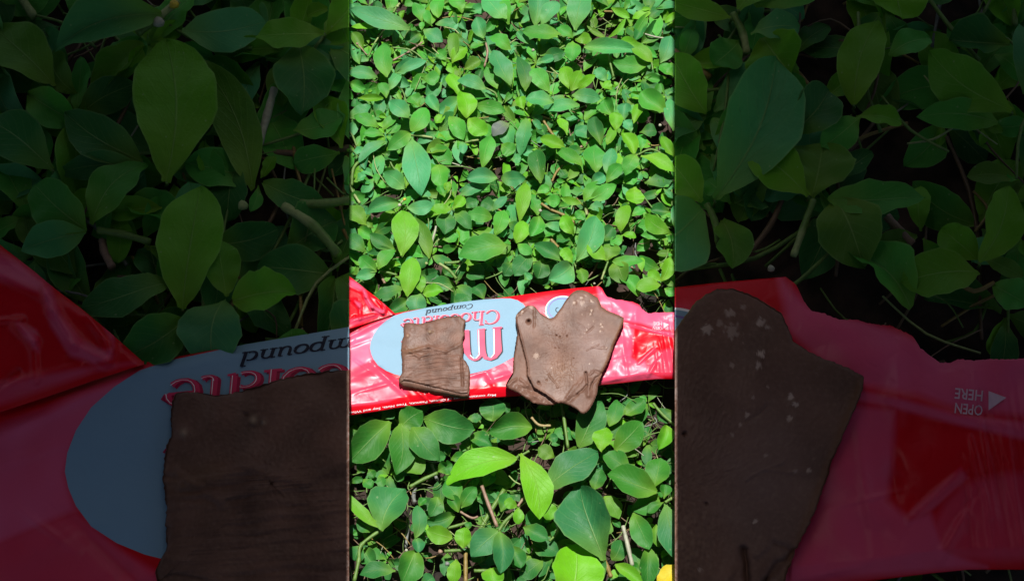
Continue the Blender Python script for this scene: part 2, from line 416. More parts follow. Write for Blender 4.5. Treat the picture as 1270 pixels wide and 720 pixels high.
PLANT_SURVEY = '''
P T1|broad pointed blue-green leaf lying across the top left corner
470 225 10 60 165 b 4
560 255 440 350 105 d 2
210 215 15 205 62 l 3
60 170 20 30 110 b 3
S 150 440 195 340 265 240 16 P 3
P T1|small rosette with a round pale leaf below, near top left
575 235 728 325 128 b 4
645 205 595 78 68 g 4
570 170 505 20 105 g 3
670 190 832 190 76 b 4
690 140 720 -20 115 g 2
565 240 575 170 50 g 3
740 30 800 -60 120 d 2
P T1|sprig with upright spoon leaf on a pink-brown stem
1045 300 990 130 120 b 4
1055 345 940 370 62 g 3
1255 385 1085 285 115 g 3
1060 330 960 300 60 b 3
S 1045 290 1075 400 1050 520 22 N 2
P T1|long blue-green leaf with oval leaf at its foot, upper centre
1255 660 1120 385 175 b 4
1060 690 840 620 112 b 4
1150 690 1060 520 90 g 3
S 1060 685 1130 720 1150 760 22 G 3
P T1|pair of yellow-green ragged leaves, upper left
800 480 800 235 95 o 3
800 490 915 370 125 l 3
890 540 1025 470 105 o 2
760 480 680 400 90 g 3
700 400 620 480 70 g 2
P T1|glossy upright leaf flanked by blotched bluish leaves, left edge
290 600 265 330 150 g 4
370 560 600 470 85 b 3
225 600 -10 570 115 b 3
0 640 128 690 95 g 3
170 470 0 430 75 b 2
310 700 400 570 90 b 3
290 760 250 640 80 g 3
S 330 370 460 385 540 430 600 500 16 G 3
P T1|curled crinkled leaves below the arching thin stem
560 610 705 600 120 g 3
640 600 480 690 120 g 2
720 640 600 740 120 b 2
840 700 750 580 110 d 1
820 640 860 520 70 o 2
P T1|olive leaf with a brown-tipped bud by the left edge
115 400 20 250 90 o 3
S 60 340 90 370 140 430 12 N 3
80 500 0 340 90 b 2
P T1|wide bluish leaves spread at the top edge
1220 150 1050 -40 190 b 3
1240 190 1190 -50 120 g 3
880 100 800 -30 120 g 2
930 120 1070 55 90 b 2
1090 200 1240 120 120 d 1
300 90 320 -50 110 g 2
420 180 300 90 80 g 2
S 345 100 365 60 392 28 30 P 3
P T2|tall pale leaf pointing up over a small star of leaves
490 235 560 -80 190 b 4
480 300 350 215 90 g 3
468 320 462 472 128 g 4
490 310 620 300 95 l 3
470 290 560 210 70 b 3
P T2|cluster of broad bluish leaves right of the top middle
380 270 78 240 140 g 4
230 195 360 12 130 b 4
180 195 190 -90 170 b 3
150 350 38 245 70 b 3
60 190 135 118 50 b 3
390 330 300 330 70 b 2
440 180 400 -30 110 d 2
P T2|dim blue-green leaves beneath the cluster, top middle
240 470 415 410 115 d 2
100 710 40 430 115 d 3
292 720 140 530 135 g 3
0 700 -30 520 90 l 3
S 250 450 320 410 410 355 22 G 2
190 500 120 450 90 o 2
P T2|lime curled tip opening like a V, upper right
735 300 885 140 42 l 4
735 305 580 198 45 o 4
S 725 320 760 480 790 600 26 G 3
650 240 600 150 90 o 2
P T2|long twisted leaf with a white torn rim, upper right
560 365 975 395 135 b 4
1090 485 925 330 115 l 4
1060 505 780 480 150 g 3
S 1085 480 1095 560 1110 620 26 G 2
620 440 560 370 80 d 2
P T2|lime three-lobed sprig above the soil gap
450 695 400 510 120 l 3
460 705 535 545 105 l 4
500 695 650 580 75 L 4
740 630 640 540 95 b 2
780 700 720 630 80 l 3
P T2|bluish leaves crowding the upper right edge
1150 490 1230 270 135 b 3
1255 600 1150 500 110 g 3
970 320 900 210 110 d 2
1020 170 960 310 110 d 2
1060 150 1180 60 95 d 2
690 90 770 0 95 g 2
870 80 960 20 90 g 2
1250 160 1150 200 120 d 1
1210 50 1120 -20 90 d 2
P T2|bright lime leaf tip on the right edge near the top
1290 80 1192 178 52 L 4
P T3|star of leaves around a pale yellow node, left
465 190 308 65 130 b 4
485 300 600 115 145 g 4
470 310 300 445 120 g 4
440 310 270 320 60 g 2
550 110 480 20 120 g 3
S 480 330 560 335 650 350 24 P 3
P T3|large dark bluish leaf with pale drops under the star
482 350 560 790 215 b 4
685 560 720 750 145 g 3
440 740 482 600 68 l 4
600 470 780 380 120 o 2
620 400 790 560 130 g 2
P T3|long leaf sweeping to the left edge below the star
310 380 70 540 88 b 3
230 270 40 175 105 g 3
260 285 385 175 78 g 3
270 330 108 320 82 g 3
0 190 165 95 105 b 3
330 400 170 390 90 g 2
P T3|ruffled lime leaf at the left edge, upper third
70 40 270 40 66 l 3
S 20 720 30 600 70 540 36 G 3
100 620 40 560 70 d 2
P T3|bright round green leaf with lime partner, left of middle
918 195 865 -20 160 L 4
925 200 1072 320 140 l 4
770 185 885 365 130 g 3
750 170 672 235 76 l 3
900 260 990 330 90 d 2
P T3|blue leaf and pointed leaf sharing a low stem, centre left
695 150 615 15 98 b 3
960 100 1215 145 112 g 3
980 90 940 20 90 b 2
740 330 600 250 130 d 1
1020 200 1150 170 100 d 2
S 650 355 740 370 835 388 28 G 2
P T3|greyish purple-tinged round leaf left of centre
1245 235 1115 330 118 c 3
1220 250 1260 420 130 b 2
1180 400 1280 470 120 g 2
P T3|folded leaf hanging above the brown soil gap
1035 590 1110 330 125 g 4
1010 380 1080 440 60 b 4
878 380 885 472 66 b 4
S 900 390 950 375 1005 368 26 P 4
P T3|two bright oval leaves facing each other, picture middle
1150 660 913 665 125 b 5
1180 665 1372 662 116 b 5
1090 700 850 765 100 b 4
1170 690 1240 760 70 l 3
P T3|round bluish leaf low at the left
430 745 262 620 130 b 3
60 690 130 640 72 b 3
215 715 215 625 52 g 3
240 560 150 600 80 g 1
S 310 500 330 560 368 615 18 G 2
S 0 300 30 340 60 420 20 G 2
P T4|pale round leaf and curved neighbour above the brown stem
325 75 98 50 130 b 5
525 95 265 140 108 b 4
S 240 210 290 290 330 340 34 O 2
S 150 220 230 190 300 210 24 O 2
90 130 60 30 90 l 3
P T4|broad bluish leaf pair, right of centre top
465 20 688 45 115 b 4
420 240 370 195 60 g 3
430 330 365 195 82 l 4
190 260 260 330 90 d 2
P T4|bluish tented leaves by a pale bud, right of centre
690 405 635 180 120 d 4
620 345 490 290 115 b 3
740 405 785 255 72 l 3
S 510 440 570 400 640 370 34 N 2
P T4|arched leaf split in two blades, centre right
412 425 220 350 108 l 4
545 565 345 430 105 g 4
480 400 420 370 80 d 2
S 310 690 350 610 420 540 28 O 2
P T4|cupped bright cluster with nibbled yellow tips, right
660 620 645 400 170 g 4
745 640 775 430 110 b 4
730 705 860 555 105 g 5
960 480 880 640 120 g 5
615 705 722 640 95 b 5
980 470 850 550 40 P 4
P T4|tall lime-edged leaves above the nibbled cluster
950 480 855 310 115 l 4
1000 460 1010 320 80 g 3
925 310 880 210 90 b 3
990 310 1125 300 115 d 4
945 240 1000 80 85 l 4
P T4|olive-lime upright leaves, upper right third
780 185 715 50 140 g 3
805 300 795 150 110 l 4
870 215 890 80 110 b 3
1195 150 1000 -10 175 g 5
P T4|bluish leaf at the right edge beside the soil gap
1255 295 1225 40 110 b 4
1265 495 1160 335 90 l 3
1240 560 1190 470 80 b 2
P T4|pointed lime leaf reaching to the right edge
1000 490 1270 612 115 l 4
1060 620 1180 540 130 d 2
860 700 970 640 115 g 3
1030 700 1260 650 120 d 2
S 980 480 1080 440 1180 480 20 G 3
P T4|shadowed spoon leaf with drooping neighbours, centre
222 705 180 435 140 d 4
110 200 60 485 120 b 3
30 200 0 340 120 g 2
-10 520 72 510 80 b 3
440 610 370 660 90 d 2
600 700 500 650 100 d 2
P T5|pale oval leaf by a yellow bud, left
400 130 128 222 118 b 4
450 172 655 150 112 b 4
560 90 600 30 120 b 3
S 340 180 380 150 440 100 30 P 4
290 300 350 190 90 g 2
P T5|large upright lime-green leaf, lower left
410 545 408 188 200 l 4
625 565 490 240 112 o 3
590 500 560 640 90 d 2
P T5|dark bluish leaf fan left of the large lime leaf
350 495 158 372 110 d 4
350 515 140 525 72 d 3
215 665 82 550 112 g 4
225 650 360 495 105 g 4
212 668 50 715 88 b 4
S 240 665 300 675 372 695 28 G 3
P T5|dull leaf pair on the left edge, mid height
130 515 -30 390 125 d 4
135 310 -20 160 135 o 3
190 330 120 230 90 o 2
70 330 190 400 90 g 2
S 0 -10 40 70 85 140 34 P 3
P T5|tall narrow leaf rising from behind the wrapper, left
450 860 495 552 150 l 4
560 830 540 690 90 l 4
575 840 730 815 110 l 5
400 610 260 620 62 l 2
P T5|small lime star with hanging blue leaf, centre left
800 180 628 185 98 l 5
805 180 890 85 90 l 4
740 210 748 375 145 d 4
725 420 848 385 82 g 3
740 90 700 0 80 g 3
760 60 770 -30 60 l 3
P T5|wide leaf lying just under the bright oval pair
850 80 1045 10 95 b 4
880 170 1000 120 92 d 3
820 210 945 335 110 d 3
1110 250 908 225 118 g 3
P T5|folded lime leaf with a curled dark rim, centre
1130 395 1205 185 120 g 4
1110 200 1225 80 70 b 4
1150 200 1030 120 110 d 3
P T5|big oval leaf with pale yellow midrib, centre
1220 465 848 545 215 g 5
1090 600 1060 660 110 d 2
1250 640 1150 600 130 d 2
930 620 1040 720 140 d 2
700 720 830 640 130 d 1
P T6|lime leaf on the right edge with narrow leaf below
1235 370 1030 222 130 l 5
1200 400 1000 385 80 g 4
1230 205 1080 195 110 d 3
1265 330 1250 150 60 b 4
S 1240 30 1242 100 1242 160 20 G 2
P T6|curly olive leaves around the small oval leaf, right
845 355 905 140 108 l 4
850 385 965 400 62 l 4
860 385 768 460 82 g 4
930 235 1035 190 76 g 4
690 425 785 318 112 d 4
955 10 965 145 145 l 4
P T6|tall folded blue-green leaf standing right of centre
500 590 655 232 185 b 5
540 600 480 540 60 g 3
P T6|olive leaf fan over a pale forked stalk
732 580 578 460 115 l 5
740 582 770 450 165 o 4
780 590 1022 580 92 g 5
800 590 870 760 155 o 4
S 745 590 720 660 695 730 26 P 4
S 670 580 640 650 590 715 18 B 2
P T6|dark spoon leaf and wide leaf above the wrapper, centre
410 590 172 450 120 d 4
470 595 388 490 92 l 5
470 612 285 735 175 b 4
550 600 600 560 100 d 2
520 640 545 760 90 o 3
S 480 600 500 640 510 700 20 G 3
P T6|lime strip leaf standing upright left of the white bud
60 290 110 -30 115 l 4
30 445 92 270 115 l 4
200 232 140 60 100 g 3
212 238 140 392 120 g 4
40 450 158 525 84 g 4
P T6|small leaves on a long olive stalk, centre right
190 60 290 10 70 g 4
245 112 375 112 98 g 4
540 140 378 95 60 l 5
250 300 400 335 75 b 3
480 375 392 230 105 l 4
480 260 260 270 80 d 2
S 225 140 310 190 400 230 490 290 34 O 3
S 290 400 320 440 360 480 40 O 2
P T6|nibbled leaf tuft on a yellow joint, right of centre
560 120 690 -30 120 g 5
600 112 810 -10 115 g 5
590 180 712 162 82 b 5
620 190 690 280 150 l 4
560 200 500 255 90 g 4
S 545 130 570 180 580 230 24 P 3
P T6|shadowed round leaves just above the wrapper, centre
160 520 20 700 140 d 3
240 570 200 720 140 d 3
100 730 150 690 70 b 4
0 600 -60 700 110 d 3
P Y|bright yellow-green leafy shoot at the right edge
1040 490 1190 110 210 l 5
1030 480 850 320 160 l 4
1040 540 650 590 250 l 5
700 720 380 430 240 g 4
1100 600 1280 700 160 g 3
1060 470 1260 560 90 o 3
P Z|dark green leaves against the wrapper edge, lower left
845 215 400 330 205 d 4
920 400 600 590 230 d 5
1115 300 1060 640 300 b 5
S 560 140 520 60 510 0 60 N 2
P C|tiny low leaves showing between wrapper and big leaves
553 392 548 375 15 g 4
566 384 580 366 20 d 3
600 372 588 355 18 d 3
P B1|big oval leaf with a dark spot, below wrapper left
320 205 5 510 235 g 4
200 530 230 480 90 d 2
130 200 0 170 90 d 2
P B1|crinkled pointed leaf hanging straight down, lower left
400 215 375 610 205 g 5
400 250 570 120 180 g 4
250 190 350 110 110 d 3
P B1|two broad dark leaves spreading under the wrapper
580 180 968 270 240 d 4
490 245 700 500 200 d 4
450 450 560 610 170 o 3
620 480 750 470 80 d 3
P B1|tiny round leaves in the dark left corner
150 570 190 640 70 g 3
230 620 260 710 72 g 3
110 650 180 710 80 g 3
60 600 110 540 90 d 2
0 680 110 650 50 g 3
P B1|bright yellow-green pointed leaf, largest of the lime pair
1300 485 738 682 215 L 5
1420 250 1085 290 190 g 4
S 1400 430 1330 470 1280 500 30 G 4
P B1|small leaves on a thick green runner, lower left
690 590 800 530 110 g 4
790 500 905 465 80 g 3
780 470 770 400 55 d 2
345 600 425 650 75 g 3
S 470 710 580 650 690 600 42 G 3
P B1|dim bits of leaf beneath the wrapper, centre
920 180 1030 170 70 d 3
1110 200 1100 20 190 d 3
940 320 1110 390 120 d 2
1250 60 1180 120 90 d 2
P B2|lime-green narrow leaf pointing straight down, lower centre
65 450 215 958 215 L 5
S 60 460 30 490 -20 530 34 G 4
P B2|broad oval leaf with water drops and white midrib
265 720 668 430 250 b 5
330 480 205 400 112 o 3
P B2|small bright lime leaf below the chocolate slab
690 435 735 248 145 L 5
P B2|quilted dark leaves right of the small lime leaf
800 425 1015 205 185 g 4
905 600 710 450 150 g 4
870 480 960 400 90 o 3
630 740 690 565 125 d 4
P B2|torn dark leaf behind the slab's lower corner
520 400 700 40 220 d 3
760 240 820 30 110 g 3
190 100 310 75 62 l 4
280 340 355 320 70 d 3
880 150 1035 25 120 g 3
P B2|leaf with pale veins pointing up left, lower right
1125 750 745 600 215 g 5
1150 790 930 890 160 g 3
P B2|lime leaf with a thorny tip near the right edge
1200 230 1140 420 112 l 4
1100 720 1150 480 180 g 3
1170 560 1240 600 75 d 3
S 1095 60 1170 150 1270 235 34 G 3
1250 120 1130 180 120 d 2
P B3|large pale veined leaf at the left, lowest part
245 325 430 0 290 b 5
190 330 60 240 110 d 3
S 40 720 75 560 95 440 245 325 40 G 4
110 440 40 560 120 d 3
120 460 200 600 130 d 2
P B3|blurred lime blade crossing the lower left edge
250 310 -60 10 88 l 5
P B3|upright bluish spoon leaf, lower left
515 385 528 128 105 b 5
520 380 535 500 90 b 5
S 515 380 515 440 512 520 18 G 4
P B3|pair of light green leaves at the bottom left
520 485 410 740 190 g 5
360 640 80 665 125 d 4
540 150 600 80 60 g 3
560 760 660 690 110 b 4
P B3|two fresh lime leaves on a runner, lower centre left
800 385 598 325 130 l 5
885 465 895 300 122 l 5
920 320 940 260 50 g 4
850 185 762 55 92 g 4
865 150 990 -10 110 g 4
870 90 750 -60 150 g 4
S 860 180 950 230 1000 220 22 N 3
S 760 310 840 290 920 265 34 G 3
P B3|dusky bluish leaves behind the lime pair, lower left
820 208 585 260 110 d 3
690 70 620 220 120 d 3
760 500 740 680 100 d 2
600 340 560 420 90 d 2
P B3|heart-shaped folded leaf on a lime stalk, bottom centre
1165 325 945 525 190 b 5
1172 340 1175 660 145 b 5
S 1280 195 1210 260 1160 335 40 G 5
P B3|lime leaves at the bottom edge, lower centre
832 550 820 760 102 l 4
1110 620 1125 780 150 l 4
1180 180 1240 40 120 d 2
S 740 488 800 485 880 480 38 G 4
S 905 500 905 620 905 730 46 O 3
S 970 640 1040 640 1120 640 40 G 3
P B4|tiny lime leaf pair on the lowest middle sprout
40 145 -60 100 80 l 5
45 150 50 278 80 l 5
S 45 140 80 90 110 60 24 N 4
P B4|very large oval leaf with pale midrib, bottom right
712 560 515 -20 370 b 5
720 60 830 240 130 o 2
S 700 530 740 610 770 690 50 O 4
P B4|broad ragged yellow-green leaf at the bottom edge
440 900 500 425 370 L 5
P B4|dark curled leaf beside the ragged lime leaf
692 740 590 465 145 d 4
250 100 300 245 120 l 4
380 120 370 250 80 d 2
P B4|dim leaves in the gap left of the large oval leaf
90 300 275 400 125 d 4
150 440 370 500 160 d 2
0 450 70 620 130 d 3
230 170 110 290 120 d 2
240 560 60 700 130 d 1
P B4|hanging pointed leaf left of the right-hand star
940 190 1065 475 150 g 5
1055 460 1055 770 135 g 4
1120 280 1140 460 90 o 3
780 560 860 400 130 d 2
P B4|star of leaves on the right edge at the bottom
1190 110 1300 580 200 b 5
1178 108 1052 190 75 g 5
1180 80 1190 -30 90 g 4
1240 80 1300 20 60 l 5
S 1190 110 1230 85 1280 70 34 P 5
P B4|curling leaf with pale stripe, bottom right
800 590 1020 760 92 l 5
1010 640 900 600 80 g 3
760 700 830 640 60 l 4
P B4|yellow leaf in the bottom right corner
1330 590 1130 770 130 y 4
'''
TWIG_SURVEY = '''
T1 340 470 470 400 580 320|20|N|2|pinkish dry twig slanting between leaves, upper left
T2 1020 260 1100 285 1195 300|18|W|3|pale bare twig near the upper right edge
T2 715 90 800 95 880 125|22|O|2|orange-brown stem piece near the top right
T3 210 130 250 165 290 190|18|N|2|short pale brown twig by the left edge
T3 800 545 860 565 930 585|12|W|2|thin white sliver lying beside the soil gap
T3 960 385 1000 440 1035 490|22|B|2|brown stalk leaning into the soil gap
T5 678 315 660 380 640 455|30|W|3|short white cut stem standing left of centre
T5 835 725 775 655 700 605|36|P|4|green stem with a white cut end, left of centre
T5 620 470 740 475 880 460|26|B|1|brown twig lying low in the gap
T5 740 600 800 600 870 590|34|G|3|short lime stem piece in the gap
T6 925 630 960 670 990 700|32|N|2|brown twig end just right of the olive fan
B2 385 60 405 190 435 410|36|G|4|straight green stalk standing below the chocolate slab
B2 150 170 210 230 300 235|30|t|4|curled tan dried leaf scrap below the wrapper
B2 955 415 990 440 1025 470|8|W|4|thin pale needle near the right-hand leaves
B3 1030 -20 1080 120 1150 300|40|N|4|dry brown stick standing in the lower centre
B3 1205 10 1080 210 960 430|52|G|2|thick green runner slanting through the lower centre
B3 515 -10 500 60 510 110|45|S|2|grey dead blade left of the lower centre
B3 465 240 455 330 440 460|34|S|1|grey dead blade sunk in the dark gap
B1 640 530 670 620 705 720|36|S|1|grey straw leaning below the dark leaves
B4 862 290 900 450 935 600|46|W|5|white-green bare stem right of the large oval leaf
B4 290 410 345 350 355 275|26|P|3|small hooked pale shoot in the dark gap
'''
# ------------------------------------------------------------------ the ground
def build_ground():
    n = 161
    V, F = [], []
    for i in range(n):
        for j in range(n):
            # fine in the middle, stretching far out
            a = -1 + 2 * i / (n - 1); b = -1 + 2 * j / (n - 1)
            x = 0.45 * a + (6.0 * a ** 9); y = 0.42 + 0.40 * b + 6.0 * b ** 9
            z = 0.004 * (noise.noise(Vector((x * 30, y * 30, 0))) + 0.6 * noise.noise(Vector((x * 90, y * 90, 3)))) - 0.004
            V.append((x, y, z))
    me = make_mesh('soil', V, grid_faces(n, n))
    put('soil', me, M_SOIL, kind='structure')
build_ground()

# ------------------------------------------------------------------ unseen boards added to block sun and sky over the outer beds
def build_shade(px, sgn, h, y0, y1, out):
    za = 0.024
    k = (h - za) / SUN_DIR.z
    a = at(px - sgn, y0, za) + SUN_DIR * k; b = at(px - sgn, y1, za) + SUN_DIR * k
    a.x += out; b.x += out
    far = 0.9 * sgn
    bm = bmesh.new()
    q = [a, b, Vector((b.x + far, b.y, h)), Vector((a.x + far, a.y, h))]
    top = [bm.verts.new(v + Vector((0, 0, 0.006))) for v in q]; low = [bm.verts.new(v) for v in q]
    bm.faces.new(top); bm.faces.new(low[::-1])
    for i in range(4):
        bm.faces.new((top[i], low[i], low[(i + 1) % 4], top[(i + 1) % 4]))
    bmesh.ops.recalc_face_normals(bm, faces=bm.faces)
    me = bpy.data.meshes.new('added_shade_board'); bm.to_mesh(me); bm.free()
    put('added_shade_board', me, M_SHADE_BOARD, kind='structure')
for px, sgn in ((433, -1), (837, 1)):
    build_shade(px, sgn, 0.45, -520, 790, 0.0)
    build_shade(px, sgn, 1.15, 600, 6000, 0.02 * sgn)      # second, higher added board, also unseen

# ------------------------------------------------------------------ low leaves nobody could count
WRAP_ZONE = lambda x, y: (355 + (637 - x) * 0.10 < y < 512 - (x - 433) * 0.09) and y > 340
BARE = [(579, 196, 15), (777, 306, 15), (806, 316, 17), (712, 82, 11), (816, 146, 12), (508, 18, 8), (593, 318, 9), (600, 30, 10), (520, 265, 8), (495, 618, 16), (585, 700, 12), (660, 668, 12), (820, 700, 12), (560, 520, 10), (745, 580, 10), (480, 560, 12)]
def build_cover():
    rnd = random.Random(11)
    specs = []
    for k in range(1300):
        cx = rnd.uniform(385, 885); cy = rnd.uniform(-70, 790)
        if WRAP_ZONE(cx, cy) and rnd.random() < 0.6: continue
        if noise.noise(Vector((cx * 0.022, cy * 0.022, 5.0))) > (0.42 if cy < 235 else 0.32 if cy < 350 else 0.14): continue    # bare gaps
        if any(math.hypot(cx - a, cy - b) < r + 5 for a, b, r in BARE) and rnd.random() < 0.9: continue
        if cy > 480 and rnd.random() < 0.40: continue
        z = 2.0 + (9.5 if cy < 350 else 7.0) * rnd.random()
        n = rnd.choice((3, 4, 4, 5, 6)); a0 = rnd.uniform(0, 6.283); size = rnd.uniform(17, 33)
        young = rnd.random() < 0.35
        for q in range(n):      # a shoot: leaves in crossed pairs round the stem, the inner ones younger and smaller
            inner = q >= 4 or (young and q >= 2)
            an = a0 + math.pi * q + (math.pi / 2 if q % 4 > 1 else 0) + rnd.uniform(-.35, .35)
            ln = size * (rnd.uniform(.4, .6) if inner else rnd.uniform(.8, 1.15))
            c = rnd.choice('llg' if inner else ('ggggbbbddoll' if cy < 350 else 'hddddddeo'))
            ox, oy = 1.5 * math.cos(an), 1.5 * math.sin(an)
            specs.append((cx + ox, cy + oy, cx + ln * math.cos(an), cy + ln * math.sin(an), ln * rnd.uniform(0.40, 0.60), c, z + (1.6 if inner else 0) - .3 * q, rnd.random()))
    for bed in BEDS:
        V, F, T, U = [], [], [], []
        for (bx, by, tx, ty, w, c, z, sd) in specs:
            if bed.g > 1 and not bed.sees((bx + tx) / 2, (by + ty) / 2, 40): continue
            r2 = random.Random(sd)
            v, u, nu, nv = leaf_shape(bed, bx, by, tx, ty, w, z, r2, hi=(12 if bed.g > 1 else 7), roll=r2.uniform(-0.6, 0.6))
            F += grid_faces(nu, nv, len(V)); V += v; U += u
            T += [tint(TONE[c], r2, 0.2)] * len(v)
        me = make_mesh('ground_cover', V, F, {'tone': ('FLOAT_COLOR', T), 'luv': ('FLOAT_VECTOR', U)})
        if clip(me, bed.planes):
            where = {'mid': 'small low green leaves carpeting the bright middle bed', 'left': 'big low leaves filling the dark left bed', 'right': 'big low leaves filling the dark right bed'}[bed.key]
            put('ground_cover', me, M_LEAF, label=where, cat='ground cover', kind='stuff')
    # stems and dead bits in the litter
    for bed in BEDS:
        V, F, T = [], [], []
        r2 = random.Random(5)
        for k in range(1250):
            x = r2.uniform(420, 850); y = r2.uniform(-10, 730); an = r2.uniform(0, 6.283); ln = r2.uniform(12, 50)
            w = r2.uniform(0.5, 2.2); z = r2.uniform(1, 8) if k < 900 else r2.uniform(8, 12.5); c = 'P' if k % 5 == 0 and k >= 900 else 'G' if k >= 900 and k % 4 else r2.choice('GGGOBBNNSPW' if w < 1.2 else 'GGOOBBS'); bend = r2.uniform(-6, 6)
            if bed.g > 1 and not bed.sees(x, y, 25): continue
            x2, y2 = x + ln * math.cos(an), y + ln * math.sin(an)
            mx, my = (x + x2) / 2 - bend * math.sin(an), (y + y2) / 2 + bend * math.cos(an)
            P, Rr = stem_points(bed, [(x, y), (mx, my), (x2, y2)], z, z + r2.uniform(-1.5, 2), w, 3)
            v, f, cc = tube(P, Rr, [TONE[c]] * len(P), 5)
            F += [tuple(q + len(V) for q in ff) for ff in f]; V += v; T += cc
        me = make_mesh('plant_litter', V, F, {'tone': ('FLOAT_COLOR', T)})
        if clip(me, bed.planes):
            put('plant_litter', me, M_STEM, label='thin stalks and dead bits tangled under the leaves of the %s bed' % {'mid': 'bright middle', 'left': 'dark left', 'right': 'dark right'}[bed.key], cat='plant litter', kind='stuff')
build_cover()

# ------------------------------------------------------------------ plants surveyed one by one
TILES = {'T1': (433, 0), 'T2': (635, 0), 'T3': (433, 115), 'T4': (635, 115), 'T5': (433, 230), 'T6': (635, 230), 'B1': (433, 490), 'B2': (635, 490), 'B3': (433, 605), 'B4': (635, 605)}
def tile(t, x, y):
    if t == 'C': return (x, y)
    if t == 'Z': return (433 + x / 12.63, 340 + y / 12.63)
    if t == 'Y': return (737 + x / 12.63, 310 + y / 12.63)
    return (TILES[t][0] + x / 6.262, TILES[t][1] + y / 6.262)
TSC = lambda t: {'C': 1.0, 'Z': 12.63, 'Y': 12.63}.get(t, 6.262)

def parse_plants(txt):
    plants = []
    for ln in txt.strip().splitlines():
        f = ln.split()
        if f[0] == 'P':
            head, label = ln[2:].split('|')
            t = head.strip(); plants.append((label, [], []))
        elif f[0] == 'S':
            pts = [tile(t, float(f[i]), float(f[i + 1])) for i in range(1, len(f) - 3, 2)]
            plants[-1][2].append((pts, float(f[-3]) / TSC(t), f[-2], int(f[-1])))
        else:
            b = tile(t, float(f[0]), float(f[1])); e = tile(t, float(f[2]), float(f[3]))
            plants[-1][1].append((*b, *e, float(f[4]) / TSC(t), {'b': 'e', 'g': 'h'}.get(f[5], f[5]) if t[0] == 'B' else f[5], int(f[6])))
    return plants

PLANTS = parse_plants(PLANT_SURVEY)
def build_plants():
    for pi, (label, leaves, stems) in enumerate(PLANTS):
        for bed in BEDS:
            ls = leaves; ss = stems
            if bed.g > 1:
                ls = [l for l in leaves if bed.sees((l[0] + l[2]) / 2, (l[1] + l[3]) / 2, 4 + math.hypot(l[0]-l[2], l[1]-l[3]) * 0.4)]
                ss = [s for s in stems if any(bed.sees(x, y, 2) for x, y in s[0])]
                if not ls: continue
            cx, cy = sum(l[0] for l in ls) / len(ls), sum(l[1] for l in ls) / len(ls)
            p0 = bed.at(cx, cy, 0); p0.z = 0
            root = thing('leafy_plant', p0, label + (', huge, in the dark %s bed' % bed.key if bed.g > 1 else ', in the bright bed'), 'plant', 'weeds in the %s bed' % {'mid': 'bright middle'}.get(bed.key, 'dark ' + bed.key))
            made = 0
            for i, l in enumerate(ls):
                if add_leaf(bed, root, l, random.Random(pi * 100 + leaves.index(l))): made += 1
            for s in ss:
                add_stem(bed, root, *s)
            # hidden stalks that carry the blades down to the soil
            for l in ls[:1]:
                b = bed.at(l[0], l[1], ZL[l[6]]); g = bed.at(l[0], l[1] + 3, 0)
                P = [b.lerp(g, k / 4) + Vector((0.0006 * math.sin(k * 2), 0, -0.0012)) for k in range(5)]
                V, F, C = tube(P, [0.00032 * bed.g ** 0.7] * 5, [TONE['G']] * 5, 6)
                me = make_mesh('stem', V, F, {'tone': ('FLOAT_COLOR', C)})
                if clip(me, bed.planes, True): put('stem', me, M_STEM, root)
            if not made:
                for ch in list(root.children): bpy.data.objects.remove(ch)
                bpy.data.objects.remove(root)
build_plants()

def build_twigs():
    for ln in TWIG_SURVEY.strip().splitlines():
        head, w, c, z, label = ln.split('|')
        f = head.split(); t = f[0]
        pts = [tile(t, float(f[i]), float(f[i + 1])) for i in range(1, len(f), 2)]
        for bed in BEDS:
            if bed.g > 1 and not any(bed.sees(x, y, 1) for x, y in pts): continue
            o = add_stem(bed, None, pts, float(w) / 6.262, c, int(z), 'plant_stalk' if c in 'GP' else 'dry_twig')
            if o:
                o['label'] = label + (', huge, in the dark %s bed' % bed.key if bed.g > 1 else '')
                o['category'] = 'stalk' if c in 'GP' else 'twig'
build_twigs()

def ball(bed, x, y, z, r, flat, mat, name, tone=None, n=10, stretch=(1, 0)):
    c = bed.at(x, y, z); rr = r * 2 * HALF / 1270 * bed.g
    V, F = [], []
    for i in range(1, n // 2):
        a = math.pi * i / (n // 2)
        for k in range(n):
            b = 2 * math.pi * k / n
            e = 1 + .12 * math.sin(3 * b + i)
            V.append(c + Vector((rr * e * math.sin(a) * math.cos(b) * stretch[0], rr * e * math.sin(a) * math.sin(b), rr * flat * math.cos(a))))
    m = n // 2 - 1
    for i in range(m - 1):
        for k in range(n): F.append((i * n + k, (i + 1) * n + k, (i + 1) * n + (k + 1) % n, i * n + (k + 1) % n))
    F.append(tuple(range(n))); F.append(tuple(range((m - 1) * n, m * n))[::-1])
    return V, F
BUDS = [('T5', 392, 152, 30, 'W', 'white bud beside the yellow bud, left'), ('T5', 430, 108, 26, 'y', 'yellow bud beside the pale oval leaf, left'), ('T6', 220, 195, 28, 'W', 'white bud next to the lime strip leaf'),
        ('B3', 445, 480, 24, 'W', 'round white bud near the bottom left leaves'), ('B3', 762, 585, 34, 'S', 'pale ring-shaped stub at the bottom, lower left'), ('B3', 708, 492, 36, 'N', 'pale cut stalk end above the ring-shaped stub'),
        ('T2', 165, 390, 26, 'W', 'small cream bud below the top middle cluster'), ('T1', 375, 50, 26, 'P', 'white-green bud near the top left corner'), ('T4', 1150, 252, 26, 'W', 'cream seed on the dark gap, right edge'),
        ('T1', 62, 340, 20, 'N', 'brown-tipped bud by the upper left edge'), ('T5', 600, 604, 26, 'P', 'pale knobby bud on the brown twig, left'), ('B4', 350, 285, 22, 'W', 'tiny white shoot tip in the dark gap'),
        ('T6', 640, 760, 18, 'W', 'tiny pale seed just above the chocolate slab')]
